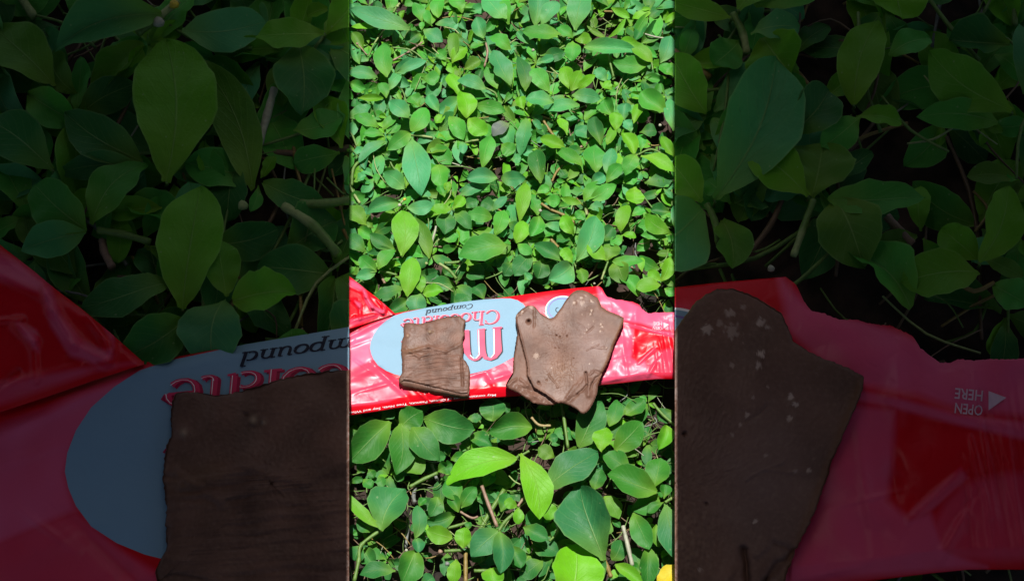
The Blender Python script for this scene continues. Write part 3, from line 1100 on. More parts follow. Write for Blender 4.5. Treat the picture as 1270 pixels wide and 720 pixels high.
def build_buds():
    for t, x, y, d, c, label in BUDS:
        px, py = tile(t, x, y)
        for bed in BEDS:
            if bed.g > 1 and not bed.sees(px, py, -1): continue
            V, F = ball(bed, px, py, 17.5, d / 6.262 / 2, 0.8, None, 'bud')
            me = make_mesh('plant_bud', V, F, {'tone': ('FLOAT_COLOR', [(*TONE[c], 1)] * len(V))})
            if clip(me, bed.planes, True):
                put('plant_bud', me, M_STEM, label=label + (', huge, in the dark %s bed' % bed.key if bed.g > 1 else ''), cat='bud')
build_buds()
# ------------------------------------------------------------------ the red wrapper
def interp(pts, x):
    if x <= pts[0][0]:
        (a, b), (c, d) = pts[0], pts[1]
        return b + (d - b) * (x - a) / (c - a)
    for (a, b), (c, d) in zip(pts, pts[1:]):
        if x <= c: return b + (d - b) * (x - a) / (c - a)
    return pts[-1][1]
TOP = [(433, 401), (460, 397), (489, 388.5), (520, 383), (560, 376.5), (600, 371.5), (640, 366.5), (680, 361), (715, 357), (738, 355), (743, 354.6), (747, 357.5),
       (750, 364), (753, 368), (758, 369), (764, 371.5), (771, 371.5), (776, 373), (785, 374), (789, 376), (793, 377.8), (796, 382.5), (799, 385), (804, 388.5), (808, 388.5),
       (811, 387), (817, 387.6), (824, 387), (831, 387.2), (842, 386.4), (870, 386)]
BOT = [(433, 515), (470, 509.5), (500, 504.5), (540, 500), (583, 495), (640, 491), (700, 484), (738, 478.5), (772, 475), (800, 471.5), (815, 470), (837, 470), (870, 470)]
FOLDS = [  # (x1, y1, x2, y2, half width px, height mm) long creases and ripples in the film
    (425, 421, 490, 390, 3.0, 1.0), (425, 412, 470, 399, 2.0, .7), (531, 472, 533, 500, 2.0, .9), (533, 499, 512, 480, 1.8, .6), (533, 499, 556, 487, 2.0, .7),
    (545, 500, 566, 488, 1.4, .6), (551, 500, 572, 490, 1.3, .6), (558, 500, 580, 491, 1.3, .5),
    (460, 450, 506, 492, 3.5, -1.3), (433, 470, 470, 452, 5, .8), (583, 466, 606, 459, 3, .8), (603, 462, 612, 477, 3.0, .8), (612, 470, 636, 462, 3, .7),
    (816, 418, 824, 449, 1.3, .8), (820, 400, 833, 470, 1.4, -.5), (825, 398, 838, 468, 1.3, .5), (830, 396, 843, 466, 1.4, -.5), (822, 440, 826, 470, 1.3, .5), (812, 425, 818, 470, 1.5, -.5),
    (792, 450, 813, 431, 2.0, 1.1), (804, 466, 818, 440, 2.2, .9), (808, 452, 822, 436, 1.5, -.6),
    (789, 380, 786, 420, 3.5, .7), (770, 398, 815, 410, 2.6, .7), (800, 408, 842, 416, 2.2, .7), (785, 420, 786, 446, 3.0, -1.0), (745, 474, 775, 468, 2, .5),
    (817, 392, 829, 470, .8, .4), (827, 392, 838, 470, .8, .4), (833, 391, 845, 470, .9, -.4), (836, 391, 848, 470, .8, .45), (842, 391, 853, 470, .9, .4), (820, 396, 826, 412, .7, .4), (771, 412, 779, 470, 2.2, .5), (760, 446, 792, 438, 1.0, .35),
    (640, 478, 740, 468, 2.2, .5), (436, 488, 500, 470, 2.2, .6), (440, 446, 462, 462, 1.5, .5), (425, 432, 459, 420, 2.5, .5), (655, 374, 700, 366, 4, -.5), (775, 440, 788, 460, 6, .8)]
def seg_d(x, y, x1, y1, x2, y2):
    dx, dy = x2 - x1, y2 - y1
    t = ((x - x1) * dx + (y - y1) * dy) / (dx * dx + dy * dy)
    t2 = min(1.0, max(0.0, t))
    return math.hypot(x - x1 - dx * t2, y - y1 - dy * t2), t
def sst(a, b, x):
    t = min(1, max(0, (x - a) / (b - a))); return t * t * (3 - 2 * t)
def wrap_z(x, y):
    tp, bt = interp(TOP, x), interp(BOT, x)
    z = 21.0 + 1.3 * math.sin((x - 440) / 62.0) * 0.5 + 0.9 * noise.noise(Vector((x * .022, y * .03, 1.3))) * (1 - .6 * sst(455, 500, x) * (1 - sst(620, 660, x)))
    z += 1.2 * noise.noise(Vector((x * .05, y * .06, 7.7))) * (.25 + .75 * sst(730, 765, x))
    eb = bt - y; et = y - tp
    rim = 13.0 if x < 745 else 9.0
    if eb < rim: z -= 2.6 * (1 - eb / rim) ** 1.2
    etr = 9.0 if x > 640 and x < 745 else 4.0
    if et < etr: z -= (1.3 if x < 745 else 0.3) * (1 - et / etr) ** 1.2
    for (x1, y1, x2, y2, w, h) in FOLDS:
        if min(x1, x2) - 3 * w < x < max(x1, x2) + 3 * w and min(y1, y2) - 3 * w < y < max(y1, y2) + 3 * w:
            d, t = seg_d(x, y, x1, y1, x2, y2)
            if d < 3 * w: z += h * math.exp(-(d / w) ** 2) * min(1.0, 0.35 + 1.3 * min(abs(t), abs(1 - t)))
    return z

def poly_sd(x, y, P):
    """distance to a polygon's outline, positive inside"""
    ins, best = False, 1e9
    n = len(P)
    for i in range(n):
        (x1, y1), (x2, y2) = P[i], P[(i + 1) % n]
        if (y1 > y) != (y2 > y) and x < (x2 - x1) * (y - y1) / (y2 - y1) + x1: ins = not ins
        d, _ = seg_d(x, y, x1, y1, x2, y2)
        best = min(best, d)
    return best if ins else -best
# sky reflections painted into the film colour as pink: outline, strength, softness (px)
SHEEN_ZONES = [([(405, 424), (433, 414), (450, 408), (466, 400), (492, 391), (478, 402), (463, 418), (459, 432), (463, 447), (433, 460), (405, 470)], .80, 2.5),
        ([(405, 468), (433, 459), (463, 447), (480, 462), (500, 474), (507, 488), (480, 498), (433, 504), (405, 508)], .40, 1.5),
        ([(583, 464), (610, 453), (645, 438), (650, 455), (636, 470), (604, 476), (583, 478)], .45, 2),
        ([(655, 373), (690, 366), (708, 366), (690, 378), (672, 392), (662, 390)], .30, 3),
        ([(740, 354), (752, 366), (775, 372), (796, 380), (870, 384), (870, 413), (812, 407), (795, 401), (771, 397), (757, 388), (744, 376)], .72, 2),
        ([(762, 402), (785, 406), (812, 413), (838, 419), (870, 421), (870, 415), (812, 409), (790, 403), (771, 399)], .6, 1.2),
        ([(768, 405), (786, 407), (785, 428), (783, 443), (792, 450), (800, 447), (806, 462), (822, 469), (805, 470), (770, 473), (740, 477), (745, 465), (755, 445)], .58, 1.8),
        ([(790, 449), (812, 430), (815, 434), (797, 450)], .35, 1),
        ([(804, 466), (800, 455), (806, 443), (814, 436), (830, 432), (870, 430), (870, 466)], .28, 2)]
RED = (0.60, 0.003, 0.012); SHEEN = (0.74, 0.125, 0.25)  # film red, and the pink that stands for reflected sky
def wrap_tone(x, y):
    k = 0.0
    for P, s, soft in SHEEN_ZONES:
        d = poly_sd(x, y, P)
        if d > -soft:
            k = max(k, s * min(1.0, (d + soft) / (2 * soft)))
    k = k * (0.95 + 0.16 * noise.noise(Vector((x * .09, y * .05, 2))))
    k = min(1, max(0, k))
    return (RED[0] + (SHEEN[0] - RED[0]) * k, RED[1] + (SHEEN[1] - RED[1]) * k, RED[2] + (SHEEN[2] - RED[2]) * k, 1)

def drape(bed, name, x0, x1, topf, botf, zf, nx, ny, off, mat, parent, tonef=None, skirt=0.0):
    V, T = [], []
    wx0, wx1 = max(x0, bed.win[0] - 10), min(x1, bed.win[2] + 10)
    if wx1 <= wx0: return None
    nx = max(3, int(nx * (wx1 - wx0) / (x1 - x0) * (2.0 if bed.g > 1 else 1)))
    ny = int(ny * (1.7 if bed.g > 1 else 1))
    for i in range(nx + 1):
        x = wx0 + (wx1 - wx0) * i / nx
        a, b = topf(x), botf(x)
        if b < a + 0.05: b = a + 0.05
        col = [(a + (b - a) * j / ny, off) for j in range(ny + 1)]
        if skirt:
            col = [(a + 1.5, -skirt)] + [(a + 0.3, -skirt * .5)] + col + [(b - 0.3, -skirt * .5), (b - 1.5, -skirt)]
        for (y, o) in col:
            V.append(bed.at(x, y, 21.5 + (zf(x, y) - 21.5) * (bed.g / bed.zk) ** .8 + o))
            if tonef: T.append(tonef(x, y))
        m = len(col)
    F = grid_faces(nx + 1, m)
    if skirt:    # close the underside
        for i in range(nx): F.append((i * m + m - 1, (i + 1) * m + m - 1, (i + 1) * m, i * m))
    F = [f[::-1] for f in F]
    me = make_mesh(name, V, F, {'tone': ('FLOAT_COLOR', T)} if tonef else None)
    if not clip(me, bed.planes, False): return None
    return put(name, me, mat, parent)

# ---- lettering: strokes of a plain serif hand, x height 1
def arc(cx, cy, rx, ry, a0, a1, thick=.24, thin=.09, n=14):
    out = []
    for i in range(n + 1):
        a = R(a0 + (a1 - a0) * i / n)
        out.append((cx + rx * math.cos(a), cy + ry * math.sin(a), thin + (thick - thin) * abs(math.cos(a)) ** 1.5))
    return out
def stem_(x, y0, y1, w=.24, foot=True, head=True):
    s = [[(x, y0, w), (x, y1, w)]]
    if foot: s.append([(x - .24, y0 + .04, .08), (x + .24, y0 + .04, .08)])
    if head: s.append([(x - .26, y1 - .05, .09), (x + .02, y1 - .04, .09)])
    return s
GLYPH = {
 'o': ([arc(.45, .5, .38, .45, 0, 360)], .92), 'c': ([arc(.45, .5, .38, .45, 40, 320), [(.72, .78, .16), (.76, .70, .16)]], .84),
 'e': ([arc(.45, .5, .38, .45, 0, 320), [(.1, .52, .09), (.82, .52, .09)]], .88),
 'C': ([arc(.68, .77, .58, .74, 42, 318), [(1.1, 1.45, .08), (1.12, 1.05, .1)]], 1.3),
 'h': (stem_(.22, 0, 1.55) + [arc(.5, .62, .3, .34, 170, 0, .2, .1)] + stem_(.8, 0, .62, head=False), 1.08),
 'n': (stem_(.22, 0, 1) + [arc(.5, .62, .3, .34, 170, 0, .2, .1)] + stem_(.8, 0, .62, head=False), 1.08),
 'm': (stem_(.22, 0, 1) + [arc(.5, .62, .3, .34, 170, 0, .2, .1)] + stem_(.8, 0, .62, head=False) + [arc(1.08, .62, .3, .34, 170, 0, .2, .1)] + stem_(1.38, 0, .62, head=False), 1.66),
 'l': (stem_(.22, 0, 1.55), .5), 'd': ([arc(.46, .5, .36, .45, 60, 300)] + stem_(.82, 0, 1.55), 1.08),
 'a': ([arc(.4, .27, .3, .26, 60, 300, .2), arc(.44, .68, .3, .27, 150, 0, .22, .1), [(.74, .7, .22), (.74, .08, .22)], [(.7, .04, .1), (.92, .05, .06)]], .95),
 't': ([[(.3, .12, .22), (.3, 1.35, .2)], [(.02, .95, .09), (.62, .95, .09)], arc(.48, .2, .2, .18, 180, 320, .2, .08, 6)], .68),
 'p': (stem_(.22, -.5, 1) + [arc(.56, .5, .36, .45, -140, 140)], 1.05),
 'u': ([[(.22, 1, .22), (.22, .35, .22)], arc(.5, .36, .28, .33, 180, 360, .2, .1), [(.8, 1, .22), (.8, .03, .22)], [(0, .96, .08), (.25, .96, .08)], [(.58, .96, .08), (.8, .96, .08)], [(.8, .04, .08), (1.02, .04, .08)]], 1.08)}
def ribbons(strokes):
    """strokes in survey px -> vertices (x, y, layer) and faces"""
    V, F = [], []
    for li, s in enumerate(strokes):
        n0 = len(V)
        for i, (x, y, w) in enumerate(s):
            p, q = s[max(i - 1, 0)], s[min(i + 1, len(s) - 1)]
            dx, dy = q[0] - p[0], q[1] - p[1]; l = math.hypot(dx, dy) or 1
            nx, ny = -dy / l * w / 2, dx / l * w / 2
            V.append((x + nx, y + ny, li)); V.append((x - nx, y - ny, li))
        for i in range(len(s) - 1):
            F.append((n0 + 2 * i, n0 + 2 * i + 1, n0 + 2 * i + 3, n0 + 2 * i + 2))
    return V, F
def print_on(bed, name, V, F, off, mat, parent, zf=wrap_z, lay=0.012):
    P = [bed.at(x, y, 21.5 + (zf(x, y) - 21.5) * (bed.g / bed.zk) ** .8 + off + l * lay) for x, y, l in V]
    me = make_mesh(name, P, F)
    bm = bmesh.new(); bm.from_mesh(me)
    for f in bm.faces:
        f.normal_update()
        if f.normal.z < 0: f.normal_flip()
    bm.to_mesh(me); bm.free()
    if not clip(me, bed.planes): return None
    return put(name, me, mat, parent)
def densify(strokes, step=2.0):
    out = []
    for s in strokes:
        t = []
        for a, b in zip(s, s[1:]):
            n = max(1, int(math.hypot(b[0] - a[0], b[1] - a[1]) / step))
            t += [tuple(a[k] + (b[k] - a[k]) * i / n for k in range(3)) for i in range(n)]
        out.append(t + [s[-1]])
    return out
def word(text, x_right, y_base, x_left, y_left, xh, italic=0.0, weight=1.0):
    """a word printed upside down: it starts at the right and runs to the left"""
    adv = sum(GLYPH[c][1] for c in text)
    sx = math.hypot(x_right - x_left, y_left - y_base) / adv
    dx, dy = (x_left - x_right) / (adv * sx), (y_left - y_base) / (adv * sx)
    out, pen = [], 0.0
    for c in text:
        st, ad = GLYPH[c]
        for s in st:
            r = []
            for (gx, gy, w) in s:
                ax = (pen + gx + italic * gy) * sx; ay = gy * xh
                r.append((x_right + dx * ax - dy * ay * -1 * -1, y_base + dy * ax + ay, w * min(sx, xh) * weight))
            out.append(r)
        pen += ad
    return densify(out, 1.5)
def font_text(body, cx, cy, width, height, angle):
    cu = bpy.data.curves.new('t', 'FONT'); cu.body = body; cu.offset = 0.012
    cu.align_x = 'CENTER'; cu.resolution_u = 2
    ob = bpy.data.objects.new('t', cu); COL.objects.link(ob)
    bpy.context.view_layer.update()
    me = bpy.data.meshes.new_from_object(ob.evaluated_get(bpy.context.evaluated_depsgraph_get()))
    bpy.data.objects.remove(ob); bpy.data.curves.remove(cu)
    xs = [v.co.x for v in me.vertices]; ys = [v.co.y for v in me.vertices]
    w, h = max(xs) - min(xs), max(ys) - min(ys); mx, my = (max(xs) + min(xs)) / 2, (max(ys) + min(ys)) / 2
    ca, sa = math.cos(angle), math.sin(angle)
    V = []
    for v in me.vertices:
        x, y = (v.co.x - mx) / w * width, -(v.co.y - my) / h * height
        V.append((cx + x * ca - y * sa, cy + x * sa + y * ca, 0))
    F = [tuple(p.vertices) for p in me.polygons]
    bpy.data.meshes.remove(me)
    return V, F

LAB_TOP = [(458.6, 431), (459.5, 424), (463, 415), (469, 406), (478, 398), (488, 391.5), (500, 387.5), (530, 381.2), (570, 374.5), (600, 371.2), (622, 369.6), (633, 369.8), (642, 372), (649, 376.5), (653, 382), (656, 392), (657, 404)]
LAB_BOT = [(458.6, 431.5), (460, 438), (463, 445), (469, 453), (479, 459.5), (490, 464), (500, 466.5), (530, 468), (560, 467), (583, 463.5), (605, 458.5), (622, 451), (637, 442.5), (647, 430), (653, 418), (657, 406)]
FLAP_TOP = [(405, 318), (433, 342), (446, 352), (455, 359.5), (465, 367), (477, 377), (490, 388.6)]
FLAP_BOT = [(405, 416), (433, 408), (450, 402.5), (470, 395.5), (490, 389)]
FLAP_FOLDS = [(450, 357, 454, 368, 2.2, 1.1), (454, 368, 462, 381, 2.4, 1.3), (462, 381, 475, 388, 2.4, 1.1), (475, 388, 476, 380, 2.5, 1.0), (468, 370, 477, 384, 2.0, .7),
              (440, 374, 446, 380, 2.5, 1.3), (446, 380, 447, 396, 2.0, .6), (425, 350, 450, 362, 3, .8), (433, 372, 442, 371, 1.2, .6), (425, 400, 465, 390, 2.5, .7), (425, 405, 440, 392, 1.5, -.8)]
def flap_z(x, y):
    z = 23.0 + 0.8 * math.sin((x + y) * .07) + 0.9 * noise.noise(Vector((x * .04, y * .05, 4.2)))
    et = y - interp(FLAP_TOP, x)
    if et < 5: z -= 1.0 * (1 - max(et, 0) / 5) ** 2
    for (x1, y1, x2, y2, w, h) in FLAP_FOLDS:
        d, t = seg_d(x, y, x1, y1, x2, y2)
        if d < 3 * w: z += h * math.exp(-(d / w) ** 2)
    return z
FLAP_SHEEN = [([(400, 330), (433, 346), (441, 349), (452, 357), (448, 360), (436, 356), (400, 350)], .6, 2), ([(449, 358), (453, 358), (457, 370), (465, 380), (475, 384), (478, 382), (474, 374), (478, 378), (477, 387), (470, 389), (461, 386), (453, 374)], .55, 1.2),  # highlights on the flap's creases, painted in as pink
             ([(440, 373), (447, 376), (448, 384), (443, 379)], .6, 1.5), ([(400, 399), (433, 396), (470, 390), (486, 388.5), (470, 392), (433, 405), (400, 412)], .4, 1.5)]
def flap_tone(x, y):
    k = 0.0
    for P, s, soft in FLAP_SHEEN:
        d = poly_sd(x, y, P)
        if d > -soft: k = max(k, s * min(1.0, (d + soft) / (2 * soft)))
    return (RED[0] + (SHEEN[0] - RED[0]) * k, RED[1] + (SHEEN[1] - RED[1]) * k, RED[2] + (SHEEN[2] - RED[2]) * k, 1)

def big_letter():
    """the bold upside-down m: its stems point away from the camera, arches towards it"""
    red = [[(577.5, 409, 8.5), (578, 425, 8.8), (579.5, 436, 7.5), (583, 443, 4.0), (588, 446, 2.2), (593.5, 444.5, 2.6)],
           [(596.5, 408, 8.6), (597, 425, 8.6), (598, 435, 8.2), (602, 443, 4.5), (608, 445.3, 2.4)],
           [(616, 406.5, 9), (616.5, 420, 9.4), (617.6, 434, 9.4), (614, 441.5, 5.5), (608, 445.4, 2.5), (603, 444.5, 1.6)],
           [(597, 437, 7), (593.8, 443.5, 3.2), (589.5, 446.2, 2.0), (586, 446, 1.4)],
           [(592.5, 408.6, 1.4), (602, 407.6, 1.4)], [(611, 406.7, 1.6), (622.5, 405.8, 2.2)]]
    return densify(red, 1.5)

def build_wrapper(bed):
    cx = {'mid': 640, 'left': 500, 'right': 770}[bed.key]
    p0 = bed.at(cx, 430, 0)
    lab = {'mid': 'torn red wrapper with pale blue label lying on the bright leaves',
           'left': 'huge dim red wrapper end with blue-grey label in the dark left bed',
           'right': 'huge dim torn red wrapper end in the dark right bed'}[bed.key]
    root = thing('chocolate_wrapper', p0, lab, 'wrapper', 'wrappers')
    T = lambda x: interp(TOP, x); B = lambda x: interp(BOT, x)
    jag = lambda x: interp(TOP, x) + (0.55 * noise.noise(Vector((x * .9, 3, 1))) if x > 746 else 0.0)
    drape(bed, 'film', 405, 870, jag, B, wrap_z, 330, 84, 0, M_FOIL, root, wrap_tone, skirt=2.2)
    drape(bed, 'label', 458.6, 657, lambda x: interp(LAB_TOP, x), lambda x: interp(LAB_BOT, x), wrap_z, 230, 50, 0.10, M_LABEL, root)
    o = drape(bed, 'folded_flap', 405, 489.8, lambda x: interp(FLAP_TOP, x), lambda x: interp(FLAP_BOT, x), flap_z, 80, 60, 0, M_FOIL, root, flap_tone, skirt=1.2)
    # round emblem half hidden under the slab
    if bed.sees(700, 380, 20):
        cxm, cym = 697, 383.5
        def cap(r):
            return (lambda x: cym - .80 * math.sqrt(max(r * r - (x - cxm) ** 2, 0)) - (x - cxm) * .05), (lambda x: cym + .80 * math.sqrt(max(r * r - (x - cxm) ** 2, 0)) - (x - cxm) * .05)
        a, b = cap(21); drape(bed, 'emblem', cxm - 21, cxm + 21, a, b, wrap_z, 40, 12, 0.16, M_INKWHITE, root)
        a, b = cap(19.8); drape(bed, 'emblem', cxm - 19.8, cxm + 19.8, a, b, wrap_z, 40, 12, 0.21, M_LABEL, root)
        ring = [arc(0, 0, 16.6, 13.6, 0, 360, 1.0, .9, 40)]
        ring = [[(cxm + x, cym + y, w) for x, y, w in s] for s in ring] + [[(cxm - 5.5 + x, cym + .5 + y, w) for x, y, w in arc(0, 0, 2.2, 2.8, 60, 300, 1.2, .7, 10)]]
        V, F = ribbons(ring[:1]); print_on(bed, 'lettering', V, F, 0.27, M_INKVIOLET, root)
        V, F = ribbons(ring[1:]); print_on(bed, 'lettering', V, F, 0.27, M_INKDARK, root)
    # lettering
    if bed.key != 'right':
        w1 = word('Compound', 587.5, 376.2, 528.5, 384.4, 3.7, italic=.12, weight=1.5)
        V, F = ribbons(w1); print_on(bed, 'lettering', V, F, 0.18, M_INKDARK, root)
        w2 = word('Chocolate', 620, 383.2, 499, 395.2, 11.2, weight=1.1)
        dk = [[(x + 1.0, y + .5, w * 1.16) for x, y, w in s] for s in w2]
        V, F = ribbons(dk); print_on(bed, 'lettering', V, F, 0.18, M_INKRED, root)
        V, F = ribbons(w2); print_on(bed, 'lettering', V, F, 0.52, M_INKPINK, root)
        V, F = ribbons([[(x - w * .26, y, min(w * .12, .4)) for x, y, w in s] for s in w2 if max(q[2] for q in s) > 2]); print_on(bed, 'lettering', V, F, 0.84, M_INKWHITE, root)
        m = big_letter()
        V, F = ribbons([[(x + 1.7, y + .9, w * 1.04) for x, y, w in s] for s in m]); print_on(bed, 'lettering', V, F, 0.18, M_INKDARK, root)
        V, F = ribbons(m); print_on(bed, 'lettering', V, F, 0.34, M_INKPINK, root)
        hl = densify([[(593.6, 409, 1.0), (594, 430, 1.0), (594.6, 439, 1.0), (590, 444.2, .8)], [(612.6, 407.4, 1.1), (613, 430, 1.1), (613, 438, 1.0), (609, 443.2, .8)], [(583, 440, .9), (588, 444.6, .8)]], 2)
        V, F = ribbons(hl); print_on(bed, 'lettering', V, F, 0.5, M_INKWHITE, root)
        # fragments left of the small chunk
        V, F = ribbons(densify([[(497.5, 424, .9), (499.5, 421.5, .9), (501, 425, .9)], [(497, 402, 2.2), (501, 404.5, 2.2), (503, 402, 2)]], 1)); print_on(bed, 'lettering', V, F, 0.24, M_INKRED, root)
        # line of small white print along the lower rim, upside down
        V, F = font_text('May contain traces of Gluten, Peanuts, Tree Nuts, Soy and Wheat', 522, 0, 186, 3.6, math.pi)
        V = [(x, interp(BOT, x) - 3.6 + y * 1.0, l) for x, y, l in V]
        print_on(bed, 'lettering', V, F, 0.25, M_INKWHITE, root)
    if bed.key != 'left':
        V, F = font_text('HERE', 815.2, 401.0, 11, 4.2, math.pi + .10); print_on(bed, 'lettering', V, F, 0.3, M_INKFAINT, root)
        V, F = font_text('OPEN', 815.2, 406.8, 11, 4.2, math.pi + .10); print_on(bed, 'lettering', V, F, 0.3, M_INKFAINT, root)
        V = [(823 + 7 * i / 8, 399.6 + 2.6 * i / 8 + (7.6 - 7.6 * i / 8) * j / 4, 0) for i in range(9) for j in range(5)]
        print_on(bed, 'arrow_mark', V, grid_faces(9, 5), 0.4, M_INKFAINT, root)
for bed in BEDS: build_wrapper(bed)

# ------------------------------------------------------------------ chocolate
def resample(P, n):
    P = P + [P[0]]
    L = [0]
    for a, b in zip(P, P[1:]): L.append(L[-1] + math.hypot(b[0] - a[0], b[1] - a[1]))
    out, k = [], 0
    for i in range(n):
        d = L[-1] * i / n
        while L[k + 1] < d: k += 1
        t = (d - L[k]) / (L[k + 1] - L[k] or 1)
        out.append((P[k][0] + (P[k + 1][0] - P[k][0]) * t, P[k][1] + (P[k + 1][1] - P[k][1]) * t))
    return out
CHOC = (0.150, 0.080, 0.058)
def build_chocolate(bed, name, outline, core, base_z, thick, hf, tf, root, rough=0.5, topshift=None, n=260, rings=64):
    if bed.g > 1: n, rings = int(n * 1.5), int(rings * 1.5)
    O = resample(outline, n)
    hk = bed.g / bed.zk
    V, T = [], []
    def push(x, y, z): V.append(bed.at(x, y, z)); T.append((*[min(1, max(0, c)) for c in tf(x, y)], 1))
    jt = [rough * noise.noise(Vector((x * .55, y * .55, 9))) + rough * .7 * noise.noise(Vector((x * 1.5, y * 1.5, 2))) for x, y in O]
    for lvl in range(-3, rings):
        for i, (x, y) in enumerate(O):
            dx, dy = core[0] - x, core[1] - y; l = math.hypot(dx, dy)
            x, y = x + dx / l * jt[i], y + dy / l * jt[i]
            sh = topshift(x, y) if topshift else 0.0
            if lvl < 0:
                f = (0, .45, .85)[lvl + 3]
                wob = .8 * noise.noise(Vector((x * .35, y * .35, lvl * 3.1)))
                push(x + dx / l * (.25 + wob * .4) * (1 if lvl > -3 else 2), y + dy / l * .25 - sh * f, base_z + thick * f)
            else:
                t = (lvl / rings) ** 1.12
                xx, yy = x + dx * t, y - sh * (1 - t) ** 1.2 + dy * t
                e = l * t
                r = thick - 1.1 * math.exp(-(e / 1.1) ** 1.0)
                push(xx, yy, base_z + r + hf(xx, yy) * hk)
    c = len(V); push(core[0], core[1], base_z + thick + hf(*core))
    F = []
    R_ = rings + 3
    for r in range(R_ - 1):
        for i in range(n):
            j = (i + 1) % n
            F.append((r * n + i, r * n + j, (r + 1) * n + j, (r + 1) * n + i))
    for i in range(n): F.append(((R_ - 1) * n + i, (R_ - 1) * n + (i + 1) % n, c))
    F.append(tuple(range(n))[::-1])
    me = make_mesh(name, V, F, {'tone': ('FLOAT_COLOR', T)})
    bm = bmesh.new(); bm.from_mesh(me); bmesh.ops.recalc_face_normals(bm, faces=bm.faces); bm.to_mesh(me); bm.free()
    if not clip(me, bed.planes, True): return None
    return put(name, me, M_CHOC, root)

def sstep(a, b, x):
    t = min(1, max(0, (x - a) / (b - a))); return t * t * (3 - 2 * t)
CHUNK = [(501.7, 401), (503.6, 400.2), (508, 399.8), (519, 401.4), (529, 399.6), (538, 396.5), (553, 392.8), (564, 391.6), (571, 391.4), (573.4, 394.5), (577.5, 397), (576.6, 402), (575.6, 408.6), (577, 414), (574.6, 419), (573.7, 424), (575.2, 431), (574.6, 438), (573.8, 444),
         (578, 448), (581.4, 454), (583, 461), (582.6, 476.7), (582, 489), (581, 494), (573.7, 494.6), (566, 493.4), (558, 491.5), (543, 489), (529, 487), (512, 483.6), (500, 481.6), (496, 477), (494, 471), (495.8, 467), (498.7, 462), (498.2, 453), (498.9, 445.6), (497.6, 438), (497.4, 430), (498.6, 422), (500.7, 416), (500.3, 409)]
def chunk_shift(x, y):       # the broken front face shows below this corner line
    k = sstep(474, 483, y)
    return 10.5 * k * (1 - .40 * sstep(500, 575, x))
def chunk_h(x, y):
    h = .5 * noise.noise(Vector((x * .07, y * .07, 1)))
    k = sstep(424, 436, y + 4 * noise.noise(Vector((x * .1, y * .05, 4))))
    sl = (x - 540) * 0.06
    h += k * .19 * noise.noise(Vector((x * .035, (y + sl * 2.2) * .62, 2)))
    h += k * .16 * noise.noise(Vector((x * .06, (y + sl) * 1.4, 6)))
    h += k * (.09 + .15 * noise.noise(Vector((x * .03, y * .1, 9)))) * math.sin((y + sl + 2.2 * noise.noise(Vector((x * .05, y * .08, 0)))) * 1.25)
    # smooth dished hollow in the upper part, with a lip
    d = math.hypot((x - 552) / 17, (y - 417) / 12); h -= .5 * math.exp(-d * d)
    d2, _ = seg_d(x, y, 505, 437, 531, 430); h += .55 * math.exp(-(d2 / 2.2) ** 2)
    d2, _ = seg_d(x, y, 531, 430, 553, 436); h += .45 * math.exp(-(d2 / 2.0) ** 2)
    d2, _ = seg_d(x, y, 553, 436, 576, 424); h += .4 * math.exp(-(d2 / 2.0) ** 2)
    d2, _ = seg_d(x, y, 503, 432, 520, 443); h += .5 * math.exp(-(d2 / 1.6) ** 2)
    d2, _ = seg_d(x, y, 520, 443, 533, 437); h += .4 * math.exp(-(d2 / 1.6) ** 2)
    for (cx, cy, r, a) in ((505.5, 416, 2.4, .5), (512, 409, 5, .35), (533, 412, 1.5, .5), (536.5, 411, 1.2, .5), (530, 409, 1, -.4), (526, 403, 4, .3), (545, 405, 6, .25)):
        h += a * math.exp(-((x - cx) ** 2 + (y - cy) ** 2) / (r * r))
    h += .10 * noise.noise(Vector((x * .8, y * .8, 3)))
    d2, _ = seg_d(x, y, 572, 445, 574, 478); h -= .9 * math.exp(-(d2 / 1.2) ** 2)
    return h
def chunk_t(x, y):
    k = .92 + .42 * noise.noise(Vector((x * .08, y * .08, 1)))
    c = [CHOC[0] * k, CHOC[1] * k, CHOC[2] * k]
    d2, _ = seg_d(x, y, 503, 436, 518, 431)
    f = .35 * math.exp(-(d2 / 5) ** 2); c = [c[0] * (1 - f) + .15 * f, c[1] * (1 - f) + .075 * f, c[2] * (1 - f) + .03 * f]
    for (cx, cy, r) in ((505.5, 416, 1.4), (533, 411, 1.5), (537, 412, .9)):
        f = .9 * math.exp(-((x - cx) ** 2 + (y - cy) ** 2) / (r * r)); c = [c[0] + .2 * f, c[1] + .17 * f, c[2] + .11 * f]
    return c
SLAB = [(639.5, 393.5), (640.4, 389.5), (643, 386.7), (648, 382.4), (654.4, 378.7), (661, 378.7), (664, 380.5), (665.8, 383), (670, 388), (675, 391), (682, 394.7), (686, 393.6), (688.8, 391), (692, 386.4), (695.6, 382), (700, 374.5), (704.8, 368), (708, 364), (711.7, 361.5), (716, 359.4), (720.9, 359), (727, 360.6), (732, 363.4), (737, 366), (741.5, 369.5),
        (744, 374.4), (746, 379.8), (751, 383.4), (757.5, 386.7), (764, 389), (770, 391.6), (773.6, 394.2), (773.6, 398.5), (771, 405), (766.5, 415), (762, 425.6), (758.6, 436), (755, 446), (751, 455), (747, 462), (743.6, 471), (741.5, 478), (740.8, 486), (739, 492), (735.6, 500), (732, 506), (727.6, 511), (723, 513), (719.6, 511.4), (716, 508), (708, 503.4), (700, 500), (693, 499.4), (686.5, 502), (677, 502.4), (669, 501.4), (661, 499), (655, 495.4), (649.8, 492), (644, 487.4), (638, 485), (631.6, 482), (627, 479), (628, 475.5), (629.4, 472), (633, 466.4), (636, 461.5), (636.4, 451), (637, 441.7), (638.2, 433.5), (639.5, 425.6), (640.4, 418.6), (641.8, 412), (641, 405), (639.5, 399)]
